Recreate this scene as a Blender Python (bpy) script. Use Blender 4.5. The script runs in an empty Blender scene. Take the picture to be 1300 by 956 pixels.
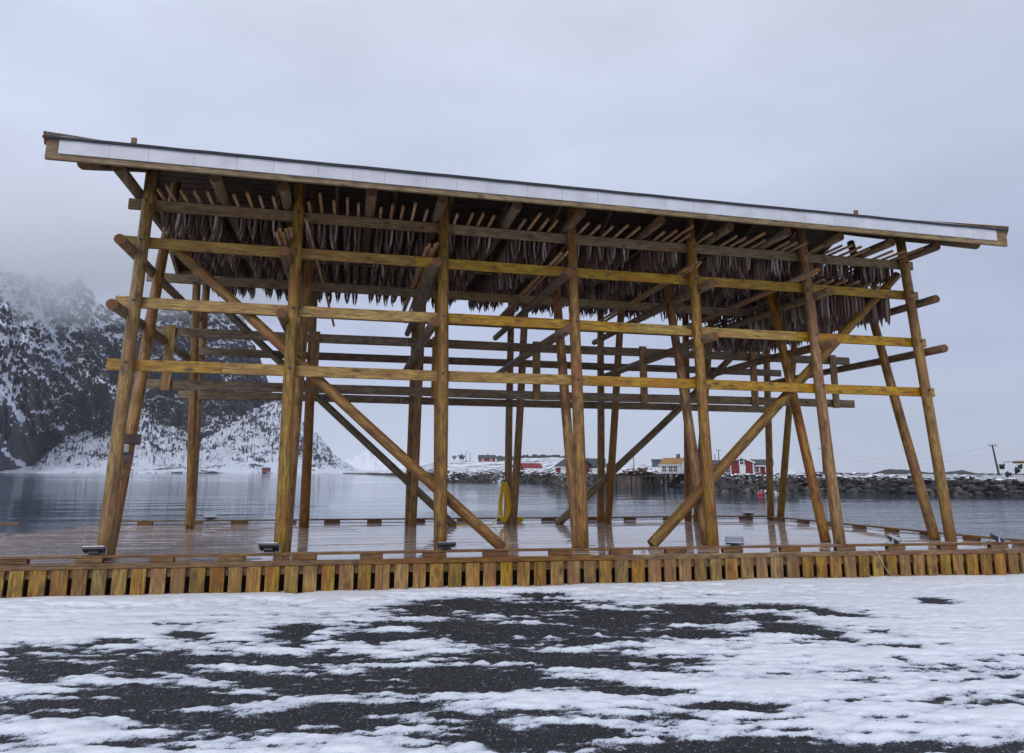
import bpy, bmesh, math, random
import numpy as np
from mathutils import Vector, Matrix
random.seed(7); rng = np.random.default_rng(11)
S = bpy.context.scene
COL = S.collection
R = math.radians

# ------------------------------------------------------------------ camera
CAM = Vector((3.4926, -11.7562, 1.3136)); YAW, PITCH, ROLL, FPX = 0.2267, 0.1840, 0.0033, 883.3
f0 = Vector((math.sin(YAW), math.cos(YAW), 0)); r0 = Vector((math.cos(YAW), -math.sin(YAW), 0)); u0 = Vector((0, 0, 1))
fw = f0*math.cos(PITCH) + u0*math.sin(PITCH); up = -f0*math.sin(PITCH) + u0*math.cos(PITCH)
rt = r0*math.cos(ROLL) + up*math.sin(ROLL); up = -r0*math.sin(ROLL) + up*math.cos(ROLL)
cd = bpy.data.cameras.new('camera'); cam = bpy.data.objects.new('camera', cd); COL.objects.link(cam)
m = Matrix.Identity(4)
for i in range(3):
    m[i][0] = rt[i]; m[i][1] = up[i]; m[i][2] = -fw[i]; m[i][3] = CAM[i]
cam.matrix_world = m
cd.sensor_width = 36; cd.lens = FPX/1300*36; cd.shift_y = -44.5/1300
cd.clip_start = 0.1; cd.clip_end = 40000
S.camera = cam
def bearing(px):                      # compass bearing of a column of the picture
    return YAW + math.atan((px-650)/FPX*math.cos(PITCH)) if True else 0
def polar(px, d):                     # a ground position from its bearing and its distance
    a = bearing(px); return CAM.x + d*math.sin(a), CAM.y + d*math.cos(a)

# ------------------------------------------------------------------ light
SUN_EL, SUN_AZ = 38, 205              # behind the camera, a little to the left
w = bpy.data.worlds.new('World'); S.world = w; w.use_nodes = True
nt = w.node_tree; nt.nodes.clear(); N = nt.nodes.new; L = nt.links.new
out = N('ShaderNodeOutputWorld'); bg = N('ShaderNodeBackground'); bg.inputs[1].default_value = 0.1
sky = N('ShaderNodeTexSky'); sky.sky_type = 'NISHITA'; sky.sun_disc = False
sky.sun_elevation = R(SUN_EL); sky.sun_rotation = R(SUN_AZ)
tc = N('ShaderNodeTexCoord'); sep = N('ShaderNodeSeparateXYZ'); L(tc.outputs['Generated'], sep.inputs[0])
ramp = N('ShaderNodeValToRGB'); L(sep.outputs['Z'], ramp.inputs[0])
els = ramp.color_ramp.elements
els[0].position = 0.0; els[0].color = (6.08, 6.77, 8.27, 1)
els[1].position = 1.0; els[1].color = (7.42, 7.88, 9.06, 1)
for p, c in ((0.05, (5.87, 6.57, 8.18, 1)), (0.15, (5.10, 5.66, 7.58, 1)), (0.30, (5.41, 6.01, 7.83, 1)), (0.44, (6.18, 6.82, 8.37, 1)), (.6, (6.70, 7.27, 8.67, 1))):
    e = els.new(p); e.color = c
mp = N('ShaderNodeMapping'); mp.inputs['Scale'].default_value = (1.6, 1.6, 4.2); L(tc.outputs['Generated'], mp.inputs[0])
nz = N('ShaderNodeTexNoise'); nz.inputs['Scale'].default_value = 1.7; nz.inputs['Detail'].default_value = 5; nz.inputs['Roughness'].default_value = .5
L(mp.outputs[0], nz.inputs['Vector'])
mr = N('ShaderNodeMapRange'); mr.inputs[1].default_value = .3; mr.inputs[2].default_value = .7; mr.inputs[3].default_value = .90; mr.inputs[4].default_value = 1.10
L(nz.outputs[0], mr.inputs[0])
# brighter cloud to the left (towards -x)
mrx = N('ShaderNodeMapRange'); mrx.inputs[1].default_value = -.45; mrx.inputs[2].default_value = .8; mrx.inputs[3].default_value = 1.16; mrx.inputs[4].default_value = .93
L(sep.outputs['X'], mrx.inputs[0])
mu = N('ShaderNodeMath'); mu.operation = 'MULTIPLY'; L(mr.outputs[0], mu.inputs[0]); L(mrx.outputs[0], mu.inputs[1])
vm = N('ShaderNodeVectorMath'); vm.operation = 'SCALE'; L(ramp.outputs[0], vm.inputs[0]); L(mu.outputs[0], vm.inputs['Scale'])
mx = N('ShaderNodeMix'); mx.data_type = 'RGBA'; mx.inputs[0].default_value = 0.93
L(sky.outputs[0], mx.inputs[6]); L(vm.outputs[0], mx.inputs[7]); L(mx.outputs[2], bg.inputs[0]); L(bg.outputs[0], out.inputs[0])
sd = bpy.data.lights.new('sun', 'SUN'); sd.energy = 1.1; sd.angle = R(18); sd.color = (1, .965, .92)
so = bpy.data.objects.new('sun', sd); COL.objects.link(so)
so.rotation_euler = Vector((math.sin(R(SUN_AZ))*math.cos(R(SUN_EL)), math.cos(R(SUN_AZ))*math.cos(R(SUN_EL)), math.sin(R(SUN_EL)))).to_track_quat('Z', 'Y').to_euler()
S.view_settings.view_transform = 'Standard'; S.view_settings.look = 'None'
S.view_settings.exposure = 0.0; S.view_settings.gamma = 1; S.view_settings.use_curve_mapping = False
S.render.engine = 'CYCLES'
S.cycles.volume_bounces = 10; S.cycles.volume_step_rate = .45; S.cycles.volume_max_steps = 200

# ------------------------------------------------------------------ helpers
def link(o, parent=None):
    COL.objects.link(o)
    if parent: o.parent = parent
    return o
def tag(o, label=None, cat=None, group=None, kind=None):
    if label: o['label'] = label
    if cat: o['category'] = cat
    if group: o['group'] = group
    if kind: o['kind'] = kind
    return o
def empty(name, loc=(0, 0, 0), rz=0):
    o = bpy.data.objects.new(name, None); o.location = loc; o.rotation_euler.z = rz; o.empty_display_size = .2
    return link(o)
def mesh(name, V, F, mats, parent=None, mi=None, smooth=False, loc=None, M=None):
    me = bpy.data.meshes.new(name); me.from_pydata([tuple(v) for v in V], [], F)
    for k in (mats if isinstance(mats, (list, tuple)) else [mats]): me.materials.append(k)
    if mi is not None: me.polygons.foreach_set('material_index', mi)
    if smooth is True: me.polygons.foreach_set('use_smooth', [True]*len(F))
    elif smooth: me.polygons.foreach_set('use_smooth', smooth)
    me.update(); o = bpy.data.objects.new(name, me); link(o, parent)
    if M is not None: o.matrix_local = M
    elif loc is not None: o.location = loc
    return o
class MB:
    def __init__(s): s.V = []; s.F = []; s.mi = []; s.sm = []
    def add(s, V, F, mi=0, sm=False):
        b = len(s.V); s.V += [tuple(v) for v in V]; s.F += [tuple(i+b for i in f) for f in F]; s.mi += [mi]*len(F); s.sm += [sm]*len(F)
    def prism(s, prof, p0, p1, upv=(0, 0, 1), mi=0, cap=None, sm=False):   # profile (side, up) swept from p0 to p1
        p0 = Vector(p0); p1 = Vector(p1); d = (p1-p0).normalized(); u = Vector(upv); sd = d.cross(u).normalized(); u = sd.cross(d)
        n = len(prof); V = [p + sd*a + u*b for p in (p0, p1) for a, b in prof]
        s.add(V, [(i, (i+1) % n, n+(i+1) % n, n+i) for i in range(n)], mi, sm)
        c = mi if cap is None else cap
        s.add(V, [tuple(range(n-1, -1, -1)), tuple(range(n, 2*n))], c)
    def bar(s, p0, p1, wd, ht, upv=(0, 0, 1), c=.006, mi=0, cap=None):
        a, b = wd/2, ht/2; c = min(c, a*.4, b*.4)
        s.prism([(-a, -b+c), (-a+c, -b), (a-c, -b), (a, -b+c), (a, b-c), (a-c, b), (-a+c, b), (-a, b-c)], p0, p1, upv, mi, cap)
    def box(s, c, sx, sy, sz, mi=0, bev=.004):
        c = Vector(c); s.bar(c-Vector((sx/2, 0, 0)), c+Vector((sx/2, 0, 0)), sy, sz, c=bev, mi=mi)
    def tube(s, pts, r, n=8, mi=0, sm=True, r1=None):
        pts = [Vector(p) for p in pts]; V = []; k = len(pts)
        for i, p in enumerate(pts):
            d = (pts[min(i+1, k-1)]-pts[max(i-1, 0)]).normalized()
            a = d.orthogonal().normalized() if i == 0 else (a - d*a.dot(d)).normalized()
            b = d.cross(a); rr = r if r1 is None else r+(r1-r)*i/(k-1)
            V += [p + (a*math.cos(2*math.pi*j/n)+b*math.sin(2*math.pi*j/n))*rr for j in range(n)]
        F = [(i*n+j, i*n+(j+1) % n, (i+1)*n+(j+1) % n, (i+1)*n+j) for i in range(k-1) for j in range(n)]
        s.add(V, F, mi, sm); s.add(V, [tuple(range(n-1, -1, -1)), tuple(range((k-1)*n, k*n))], mi)
    def build(s, name, mats, parent=None, M=None, loc=None):
        return mesh(name, s.V, s.F, mats, parent, s.mi, s.sm, loc, M)
def frame(p0, p1, upv=(0, 0, 1)):
    p0 = Vector(p0); p1 = Vector(p1); x = (p1-p0).normalized(); u = Vector(upv)
    if abs(x.dot(u)) > .98: u = Vector((0, 1, 0))
    y = u.cross(x).normalized(); z = x.cross(y)
    M = Matrix.Identity(4)
    for i in range(3): M[i][0], M[i][1], M[i][2], M[i][3] = x[i], y[i], z[i], p0[i]
    return M, (p1-p0).length
def log(name, p0, p1, ra, rb, parent, mats, n=18):     # round pole, tapered, slightly crooked, end grain on its cut ends
    M, Ln = frame(p0, p1); k = max(3, int(Ln/.35)); V = []; ph = random.random()*9; q = random.uniform(.002, .007)*Ln/3
    for i in range(k+1):
        t = i/k; x = t*Ln; e = math.sin(t*math.pi)
        oy = q*math.sin(ph+t*4)*e; oz = q*math.cos(ph*1.7+t*5)*e; r = ra+(rb-ra)*t
        for j in range(n):
            a = 2*math.pi*j/n; rr = r*(1+.022*math.sin(2*a+ph+t*3)+.012*math.sin(5*a+ph*2+x*2.3))
            V.append((x, oy+rr*math.cos(a), oz+rr*math.sin(a)))
    F = [(i*n+j, i*n+(j+1) % n, (i+1)*n+(j+1) % n, (i+1)*n+j) for i in range(k) for j in range(n)]
    sm = [True]*len(F); mi = [0]*len(F)
    # a small chamfer and the end caps
    for base, x, flip in ((0, -.008, True), (k*n, Ln+.008, False)):
        b = len(V)
        for j in range(n):
            v = V[base+j]; V.append((x, v[1]*.93, v[2]*.93))
        ring = [(base+j, base+(j+1) % n, b+(j+1) % n, b+j) for j in range(n)]
        if flip: ring = [tuple(reversed(f)) for f in ring]
        F += ring; sm += [False]*n; mi += [0]*n
        f = tuple(range(b, b+n)); F.append(tuple(reversed(f)) if flip else f); sm.append(False); mi.append(1)
    return mesh(name, V, F, mats, parent, mi, sm, M=M)
def board(name, p0, p1, wd, ht, parent, mats, upv=(0, 0, 1), c=.006):   # sawn timber, its own length along local x
    M, Ln = frame(p0, p1, upv); b = MB(); a, h = wd/2, ht/2
    k = max(1, int(Ln/1.2)); prof = [(-a, -h+c), (-a+c, -h), (a-c, -h), (a, -h+c), (a, h-c), (a-c, h), (-a+c, h), (-a, h-c)]
    V = []; ph = random.random()*9; q = .0016*Ln
    for i in range(k+1):
        t = i/k; e = math.sin(math.pi*t)*q
        V += [(t*Ln, y+e*math.sin(ph), z+e*math.cos(ph*2)) for y, z in prof]
    F = [(i*8+j, i*8+(j+1) % 8, (i+1)*8+(j+1) % 8, (i+1)*8+j) for i in range(k) for j in range(8)]
    mi = [0]*len(F); F += [tuple(range(7, -1, -1)), tuple(range(k*8, k*8+8))]; mi += [1, 1]
    return mesh(name, V, F, mats, parent, mi, M=M)
# value noise for terrain and snow
_T = rng.random((256, 256)).astype(np.float64)
def vnoise(x, y):
    xi = np.floor(x).astype(int); yi = np.floor(y).astype(int); fx = x-xi; fy = y-yi
    fx = fx*fx*(3-2*fx); fy = fy*fy*(3-2*fy); a = _T[xi & 255, yi & 255]; b = _T[(xi+1) & 255, yi & 255]; c = _T[xi & 255, (yi+1) & 255]; d = _T[(xi+1) & 255, (yi+1) & 255]
    return (a*(1-fx)+b*fx)*(1-fy)+(c*(1-fx)+d*fx)*fy
def fbm(x, y, o=5, g=.5, l=2.03):
    s = 0; a = 1; t = 0
    for i in range(o): s = s+a*vnoise(x+17.3*i, y-9.1*i); t += a; a *= g; x = x*l; y = y*l
    return s/t
def ridged(x, y, o=5, g=.55):
    s = 0; a = 1; t = 0
    for i in range(o): s = s+a*(1-abs(2*vnoise(x+7.7*i, y+3.1*i)-1)); t += a; a *= g; x = x*2.07; y = y*2.07
    return s/t
def grid_obj(name, X, Y, Z, mat, attrs=None, smooth=True, parent=None):
    h, wd = X.shape; me = bpy.data.meshes.new(name)
    co = np.stack([X, Y, Z], -1).reshape(-1, 3).astype(np.float32)
    idx = np.arange(h*wd).reshape(h, wd)
    q = np.stack([idx[:-1, :-1], idx[:-1, 1:], idx[1:, 1:], idx[1:, :-1]], -1).reshape(-1, 4)
    me.vertices.add(len(co)); me.vertices.foreach_set('co', co.ravel())
    me.loops.add(q.size); me.loops.foreach_set('vertex_index', q.ravel().astype(np.int32))
    me.polygons.add(len(q)); me.polygons.foreach_set('loop_start', np.arange(0, q.size, 4, dtype=np.int32)); me.polygons.foreach_set('loop_total', np.full(len(q), 4, dtype=np.int32))
    me.update(calc_edges=True); me.validate()
    me.polygons.foreach_set('use_smooth', [smooth]*len(me.polygons))
    for k, a in (attrs or {}).items():
        at = me.attributes.new(k, 'FLOAT', 'POINT'); at.data.foreach_set('value', a.ravel().astype(np.float32))
    me.materials.append(mat); o = bpy.data.objects.new(name, me); return link(o, parent)

# ------------------------------------------------------------------ materials
def newmat(name):
    k = bpy.data.materials.new(name); k.use_nodes = True; t = k.node_tree
    return k, t, t.nodes['Principled BSDF'], t.nodes.new, t.links.new
def noise(t, vec, scale, detail=4, rough=.5, dist=0, w=None):
    n = t.nodes.new('ShaderNodeTexNoise'); n.inputs['Scale'].default_value = scale; n.inputs['Detail'].default_value = detail
    n.inputs['Roughness'].default_value = rough; n.inputs['Distortion'].default_value = dist
    if w is not None: n.noise_dimensions = '4D'; t.links.new(w, n.inputs['W'])
    if vec is not None: t.links.new(vec, n.inputs['Vector'])
    return n.outputs[0]
def cr(t, fac, stops):
    n = t.nodes.new('ShaderNodeValToRGB'); t.links.new(fac, n.inputs[0]); e = n.color_ramp.elements
    e[0].position, e[0].color = stops[0][0], (*stops[0][1], 1) if isinstance(stops[0][1], tuple) else (stops[0][1],)*3+(1,)
    e[1].position, e[1].color = stops[-1][0], (*stops[-1][1], 1) if isinstance(stops[-1][1], tuple) else (stops[-1][1],)*3+(1,)
    for p, c in stops[1:-1]:
        x = e.new(p); x.color = (*c, 1) if isinstance(c, tuple) else (c, c, c, 1)
    return n.outputs[0]
def mix(t, fac, a, b, mode='MIX'):
    n = t.nodes.new('ShaderNodeMix'); n.data_type = 'RGBA'; n.blend_type = mode
    for i, v in ((0, fac), (6, a), (7, b)):
        if hasattr(v, 'links'): t.links.new(v, n.inputs[i])
        else: n.inputs[i].default_value = v if i == 0 else (*v, 1)
    return n.outputs[2]
def mapping(t, vec, scale, rot=(0, 0, 0)):
    n = t.nodes.new('ShaderNodeMapping'); n.inputs['Scale'].default_value = scale; n.inputs['Rotation'].default_value = rot; t.links.new(vec, n.inputs[0]); return n.outputs[0]
def math_(t, op, a, b=None, clamp=False):
    n = t.nodes.new('ShaderNodeMath'); n.operation = op; n.use_clamp = clamp
    for i, v in ((0, a), (1, b)):
        if v is None: continue
        if hasattr(v, 'links'): t.links.new(v, n.inputs[i])
        else: n.inputs[i].default_value = v
    return n.outputs[0]
def bump(t, bsdf, h, strength=.3, dist=.01):
    n = t.nodes.new('ShaderNodeBump'); n.inputs['Strength'].default_value = strength; n.inputs['Distance'].default_value = dist
    t.links.new(h, n.inputs['Height']); t.links.new(n.outputs[0], bsdf.inputs['Normal']); return n
def wood(name, c1, c2, c3, along=0, island=False, rough=(.42, .7), coords='Object', knots=True, vary=.3, coat=0, spec=.5, red=.35):
    k, t, B, NN, LL = newmat(name)
    tc = NN('ShaderNodeTexCoord').outputs[coords]
    if island: rnd = NN('ShaderNodeNewGeometry').outputs['Random Per Island']
    else: rnd = NN('ShaderNodeObjectInfo').outputs['Random']
    W = math_(t, 'MULTIPLY', rnd, 37.0)
    sc = [9, 9, 9]; sc[along] = 1.1; st = mapping(t, tc, sc)
    grain = noise(t, st, 4, 6, .6, .4, W)
    sc2 = [5, 5, 5]; sc2[along] = 1.3; patch = noise(t, mapping(t, tc, sc2), 1.2, 4, .55, .3, W)
    fine = noise(t, mapping(t, tc, [x*3 for x in sc]), 6, 3, .6, 0, W)
    base = cr(t, grain, [(.30, tuple(v*.8 for v in c2)), (.43, c2), (.55, c1), (.72, tuple(min(1, v*1.3) for v in c1))])
    base = mix(t, cr(t, patch, [(.47, 0.0), (.6, 1.0)]), base, mix(t, .7, base, c3))
    blot = noise(t, mapping(t, tc, sc2), 3.1, 5, .65, .6, W); base = mix(t, cr(t, blot, [(.52, 0.0), (.66, .7)]), base, tuple(v*.42 for v in c2))
    hs = NN('ShaderNodeHueSaturation'); LL(base, hs.inputs['Color'])
    LL(math_(t, 'MULTIPLY_ADD', rnd, vary*2), hs.inputs['Value']); hs.inputs['Value'].links[0].from_node.inputs[2].default_value = 1-vary
    r2 = NN('ShaderNodeTexWhiteNoise'); r2.noise_dimensions = '1D'; LL(W, r2.inputs['W'])
    LL(math_(t, 'MULTIPLY_ADD', r2.outputs[0], .018), hs.inputs['Hue']); hs.inputs['Hue'].links[0].from_node.inputs[2].default_value = .485
    r3 = NN('ShaderNodeTexWhiteNoise'); r3.noise_dimensions = '1D'; LL(math_(t, 'ADD', W, 3.3), r3.inputs['W'])
    LL(math_(t, 'MULTIPLY_ADD', r3.outputs[0], .22), hs.inputs['Saturation']); hs.inputs['Saturation'].links[0].from_node.inputs[2].default_value = .86
    col = hs.outputs[0]
    if knots:
        vo = NN('ShaderNodeTexVoronoi'); vo.voronoi_dimensions = '4D'; LL(W, vo.inputs['W']); vo.inputs['Scale'].default_value = 1
        ks = [8, 8, 8]; ks[along] = 4.2; LL(mapping(t, tc, ks), vo.inputs['Vector'])
        kn = cr(t, vo.outputs['Distance'], [(.2, 1.0), (.3, .0)])
        ring = cr(t, vo.outputs['Distance'], [(.24, 0.0), (.31, .8), (.46, 0.0)])
        col = mix(t, math_(t, 'MULTIPLY', kn, .75), col, (.06, .028, .012)); col = mix(t, math_(t, 'MULTIPLY', ring, .5), col, tuple(v*.5 for v in c2))
    # drying cracks: very thin, long dark lines
    sc3 = [46, 46, 46]; sc3[along] = .9; ck = cr(t, noise(t, mapping(t, tc, sc3), 1, 2, .5, .2, W), [(.62, 0.0), (.68, 1.0)])
    col = mix(t, math_(t, 'MULTIPLY', ck, .6), col, (.04, .022, .01))
    LL(col, B.inputs['Base Color'])
    rr = NN('ShaderNodeMapRange'); LL(patch, rr.inputs[0]); rr.inputs[1].default_value = .3; rr.inputs[2].default_value = .7; rr.inputs[3].default_value, rr.inputs[4].default_value = rough
    LL(rr.outputs[0], B.inputs['Roughness']); B.inputs['Specular IOR Level'].default_value = spec
    B.inputs['Coat Weight'].default_value = coat; B.inputs['Coat Roughness'].default_value = .05
    bump(t, B, math_(t, 'SUBTRACT', math_(t, 'ADD', grain, math_(t, 'MULTIPLY', fine, .5)), ck), .5, .008)
    return k
def endgrain(name, a, b):
    k, t, B, NN, LL = newmat(name); tc = NN('ShaderNodeTexCoord').outputs['Object']
    s = NN('ShaderNodeSeparateXYZ'); LL(tc, s.inputs[0])
    d = math_(t, 'SQRT', math_(t, 'ADD', math_(t, 'MULTIPLY', s.outputs[1], s.outputs[1]), math_(t, 'MULTIPLY', s.outputs[2], s.outputs[2])))
    wv = math_(t, 'SINE', math_(t, 'ADD', math_(t, 'MULTIPLY', d, 520), math_(t, 'MULTIPLY', noise(t, tc, 14), 6)))
    c = mix(t, math_(t, 'MULTIPLY_ADD', wv, .3), a, b); c.links  # rings
    t.nodes[-1]
    LL(mix(t, noise(t, tc, 9, 3), c, tuple(v*.4 for v in a)), B.inputs['Base Color']); B.inputs['Roughness'].default_value = .8
    return k
def plain(name, c, rough=.6, metal=0, var=.15, scale=6, bumpy=0, c2=None, spec=.5):
    k, t, B, NN, LL = newmat(name); tc = NN('ShaderNodeTexCoord').outputs['Object']
    f = noise(t, tc, scale, 5, .6)
    LL(cr(t, f, [(.3, c2 or tuple(v*(1-var*1.6) for v in c)), (.65, tuple(min(1, v*(1+var)) for v in c))]), B.inputs['Base Color'])
    B.inputs['Roughness'].default_value = rough; B.inputs['Metallic'].default_value = metal; B.inputs['Specular IOR Level'].default_value = spec
    if bumpy: bump(t, B, f, bumpy, .02)
    return k
END = endgrain('end_grain', (.27, .11, .035), (.15, .055, .02))
POST = [wood('post_pine', (.325, .188, .026), (.18, .094, .013), (.22, .078, .017), rough=(.35, .6), vary=.13), END]
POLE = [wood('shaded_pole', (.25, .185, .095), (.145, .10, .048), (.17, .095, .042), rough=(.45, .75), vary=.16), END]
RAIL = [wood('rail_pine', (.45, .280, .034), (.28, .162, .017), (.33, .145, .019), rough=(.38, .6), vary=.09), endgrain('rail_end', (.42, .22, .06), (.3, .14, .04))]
RAILG = [wood('shaded_rail_pine', (.285, .205, .095), (.18, .125, .055), (.20, .12, .05), rough=(.5, .75), vary=.1), RAIL[1]]  # greyer copy of the rail pine, shade under the roof put into its colour
STICK = [wood('stick_pine', (.56, .37, .20), (.42, .26, .12), (.50, .24, .09), rough=(.5, .7), vary=.25, knots=False), endgrain('stick_end', (.55, .26, .08), (.42, .17, .05))]
DECK = wood('wet_deck_boards', (.54, .44, .40), (.37, .285, .25), (.42, .31, .26), island=True, rough=(.08, .30), vary=.22, coat=1, knots=False)
SKIRT = wood('skirt_pine', (.34, .205, .028), (.19, .105, .014), (.23, .082, .018), along=2, island=True, rough=(.35, .6), vary=.26)
KERB = [wood('kerb_pine', (.25, .135, .032), (.15, .075, .018), (.17, .068, .022), rough=(.3, .55), vary=.15), END]
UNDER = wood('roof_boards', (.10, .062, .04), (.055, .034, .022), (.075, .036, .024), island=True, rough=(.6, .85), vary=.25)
WHITE = plain('white_cladding', (.58, .58, .62), .5, var=.10, scale=2.2)
FELT = plain('roofing_felt', (.028, .03, .036), .85, var=.35, scale=30, bumpy=.5)
DARKM = plain('dark_steel', (.05, .05, .055), .45, .6)
ALU = plain('grey_metal', (.42, .44, .48), .35, .7, scale=20)
GLASS = plain('lamp_glass', (.30, .34, .42), .06, 0, .05)
YEL = plain('yellow_hose', (.85, .56, .015), .4, var=.12, scale=20)

# snow and gravel ground: the mesh carries where snow lies ('snow'), the shader breaks up its rim
def ground_mat():
    k, t, B, NN, LL = newmat('snow_and_gravel'); tc = NN('ShaderNodeTexCoord').outputs['Object']
    at = NN('ShaderNodeAttribute'); at.attribute_name = 'snow'
    n1 = noise(t, mapping(t, tc, (9, 21, 9), (0, 0, YAW)), 1, 7, .68); n2 = noise(t, tc, 55, 3, .6)
    s = math_(t, 'ADD', at.outputs['Fac'], math_(t, 'MULTIPLY', math_(t, 'SUBTRACT', n1, .5), .42)); s = math_(t, 'ADD', s, math_(t, 'MULTIPLY', math_(t, 'SUBTRACT', n2, .5), .46))
    m1 = cr(t, s, [(.43, 0.0), (.50, .35), (.60, 1.0)]); thin = cr(t, s, [(.5, 0.0), (.86, 1.0)])
    vo = NN('ShaderNodeTexVoronoi'); LL(tc, vo.inputs['Vector']); vo.inputs['Scale'].default_value = 62
    g = mix(t, cr(t, noise(t, tc, 40, 4, .7), [(.3, 0.0), (.7, 1.0)]), (.010, .011, .014), (.042, .044, .052)); g = mix(t, .35, g, mix(t, 1.0, g, vo.outputs['Color'], 'MULTIPLY'))
    sn = mix(t, thin, (.40, .44, .54), (.84, .865, .92)); sn = mix(t, cr(t, noise(t, mapping(t, tc, (3, 9, 3)), 2, 5, .6), [(.42, 0.0), (.7, .6)]), sn, (.62, .67, .77))
    LL(mix(t, m1, g, sn), B.inputs['Base Color']); LL(cr(t, m1, [(0, .55), (1, .62)]), B.inputs['Roughness'])
    B.inputs['Specular IOR Level'].default_value = .35
    B.inputs['Subsurface Weight'].default_value = 0.0
    hgt = math_(t, 'ADD', math_(t, 'MULTIPLY', m1, 1.2), math_(t, 'MULTIPLY', math_(t, 'MULTIPLY', vo.outputs['Distance'], math_(t, 'SUBTRACT', 1.0, m1)), 1.6))
    hgt = math_(t, 'ADD', hgt, math_(t, 'MULTIPLY', n1, .5)); hgt = math_(t, 'ADD', hgt, math_(t, 'MULTIPLY', n2, .22))
    bump(t, B, hgt, .8, .02)
    return k
GROUND = ground_mat()
def rocksnow(name, rockA, rockB, lo, hi, nscale, snowc=(.80, .83, .90), bstr=.8, bdist=6, nmix=.5, veg=None, vstretch=1, rg=.66, fine=1.6):
    k, t, B, NN, LL = newmat(name); tc = NN('ShaderNodeTexCoord').outputs['Object']; ge = NN('ShaderNodeNewGeometry')
    v = mapping(t, tc, (1, 1, 1/vstretch)); n1 = noise(t, v, nscale, 8 if fine > 1 else 5, rg, .5); n2 = noise(t, v, nscale*4.3, 6, rg+.03); n3 = noise(t, tc, nscale*.22, 4, .5)
    hgt = math_(t, 'ADD', n1, math_(t, 'MULTIPLY', n2, .4)); bn = bump(t, B, hgt, bstr, bdist)
    s = NN('ShaderNodeSeparateXYZ'); LL(ge.outputs['Normal'], s.inputs[0])
    a = math_(t, 'ADD', s.outputs[2], math_(t, 'MULTIPLY', math_(t, 'SUBTRACT', n1, .5), nmix*2.0)); a = math_(t, 'ADD', a, math_(t, 'MULTIPLY', math_(t, 'SUBTRACT', n2, .5), nmix*fine))
    a = math_(t, 'ADD', a, math_(t, 'MULTIPLY', math_(t, 'SUBTRACT', n3, .5), nmix*1.2))
    at = NN('ShaderNodeAttribute'); at.attribute_name = 'snow'; a = math_(t, 'ADD', a, at.outputs['Fac'])
    mm = cr(t, a, [(lo, 0.0), (hi, 1.0)])
    rk = cr(t, n2, [(.3, rockA), (.7, rockB)])
    if veg: rk = mix(t, cr(t, n3, [(.5, 0.0), (.62, .7)]), rk, veg)
    LL(mix(t, mm, rk, snowc), B.inputs['Base Color']); B.inputs['Roughness'].default_value = .85; B.inputs['Specular IOR Level'].default_value = .25
    return k
# ------------------------------------------------------------------ the setting
SEA = -1.6
def water():
    k, t, B, NN, LL = newmat('sea_water'); tc = NN('ShaderNodeTexCoord').outputs['Object']
    B.inputs['Base Color'].default_value = (.03, .05, .078, 1); B.inputs['IOR'].default_value = 1.33; B.inputs['Roughness'].default_value = .045
    big = noise(t, mapping(t, tc, (.010, .028, 1)), 1, 4, .55); a = noise(t, mapping(t, tc, (.75, 1.9, 1)), 1, 4, .6, .3); b = noise(t, mapping(t, tc, (.12, .34, 1)), 1, 3, .5)
    rip = cr(t, big, [(.42, .10), (.56, 1.0)])
    h = math_(t, 'ADD', math_(t, 'MULTIPLY', a, rip), math_(t, 'MULTIPLY', b, 1.6)); bump(t, B, h, 1.0, .05)
    o = mesh('sea', [(-6000, -4, SEA), (6000, -4, SEA), (6000, 6000, SEA), (-6000, 6000, SEA), (-6000, -6000, SEA), (-160, -6000, SEA), (-160, -4, SEA), (160, -6000, SEA), (6000, -6000, SEA), (160, -4, SEA)],
             [(0, 6, 9, 1, 2, 3), (4, 5, 6, 0), (7, 8, 1, 9)], k)
    tag(o, kind='structure')
water()
def front(x): return -0.395-.064*x
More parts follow.
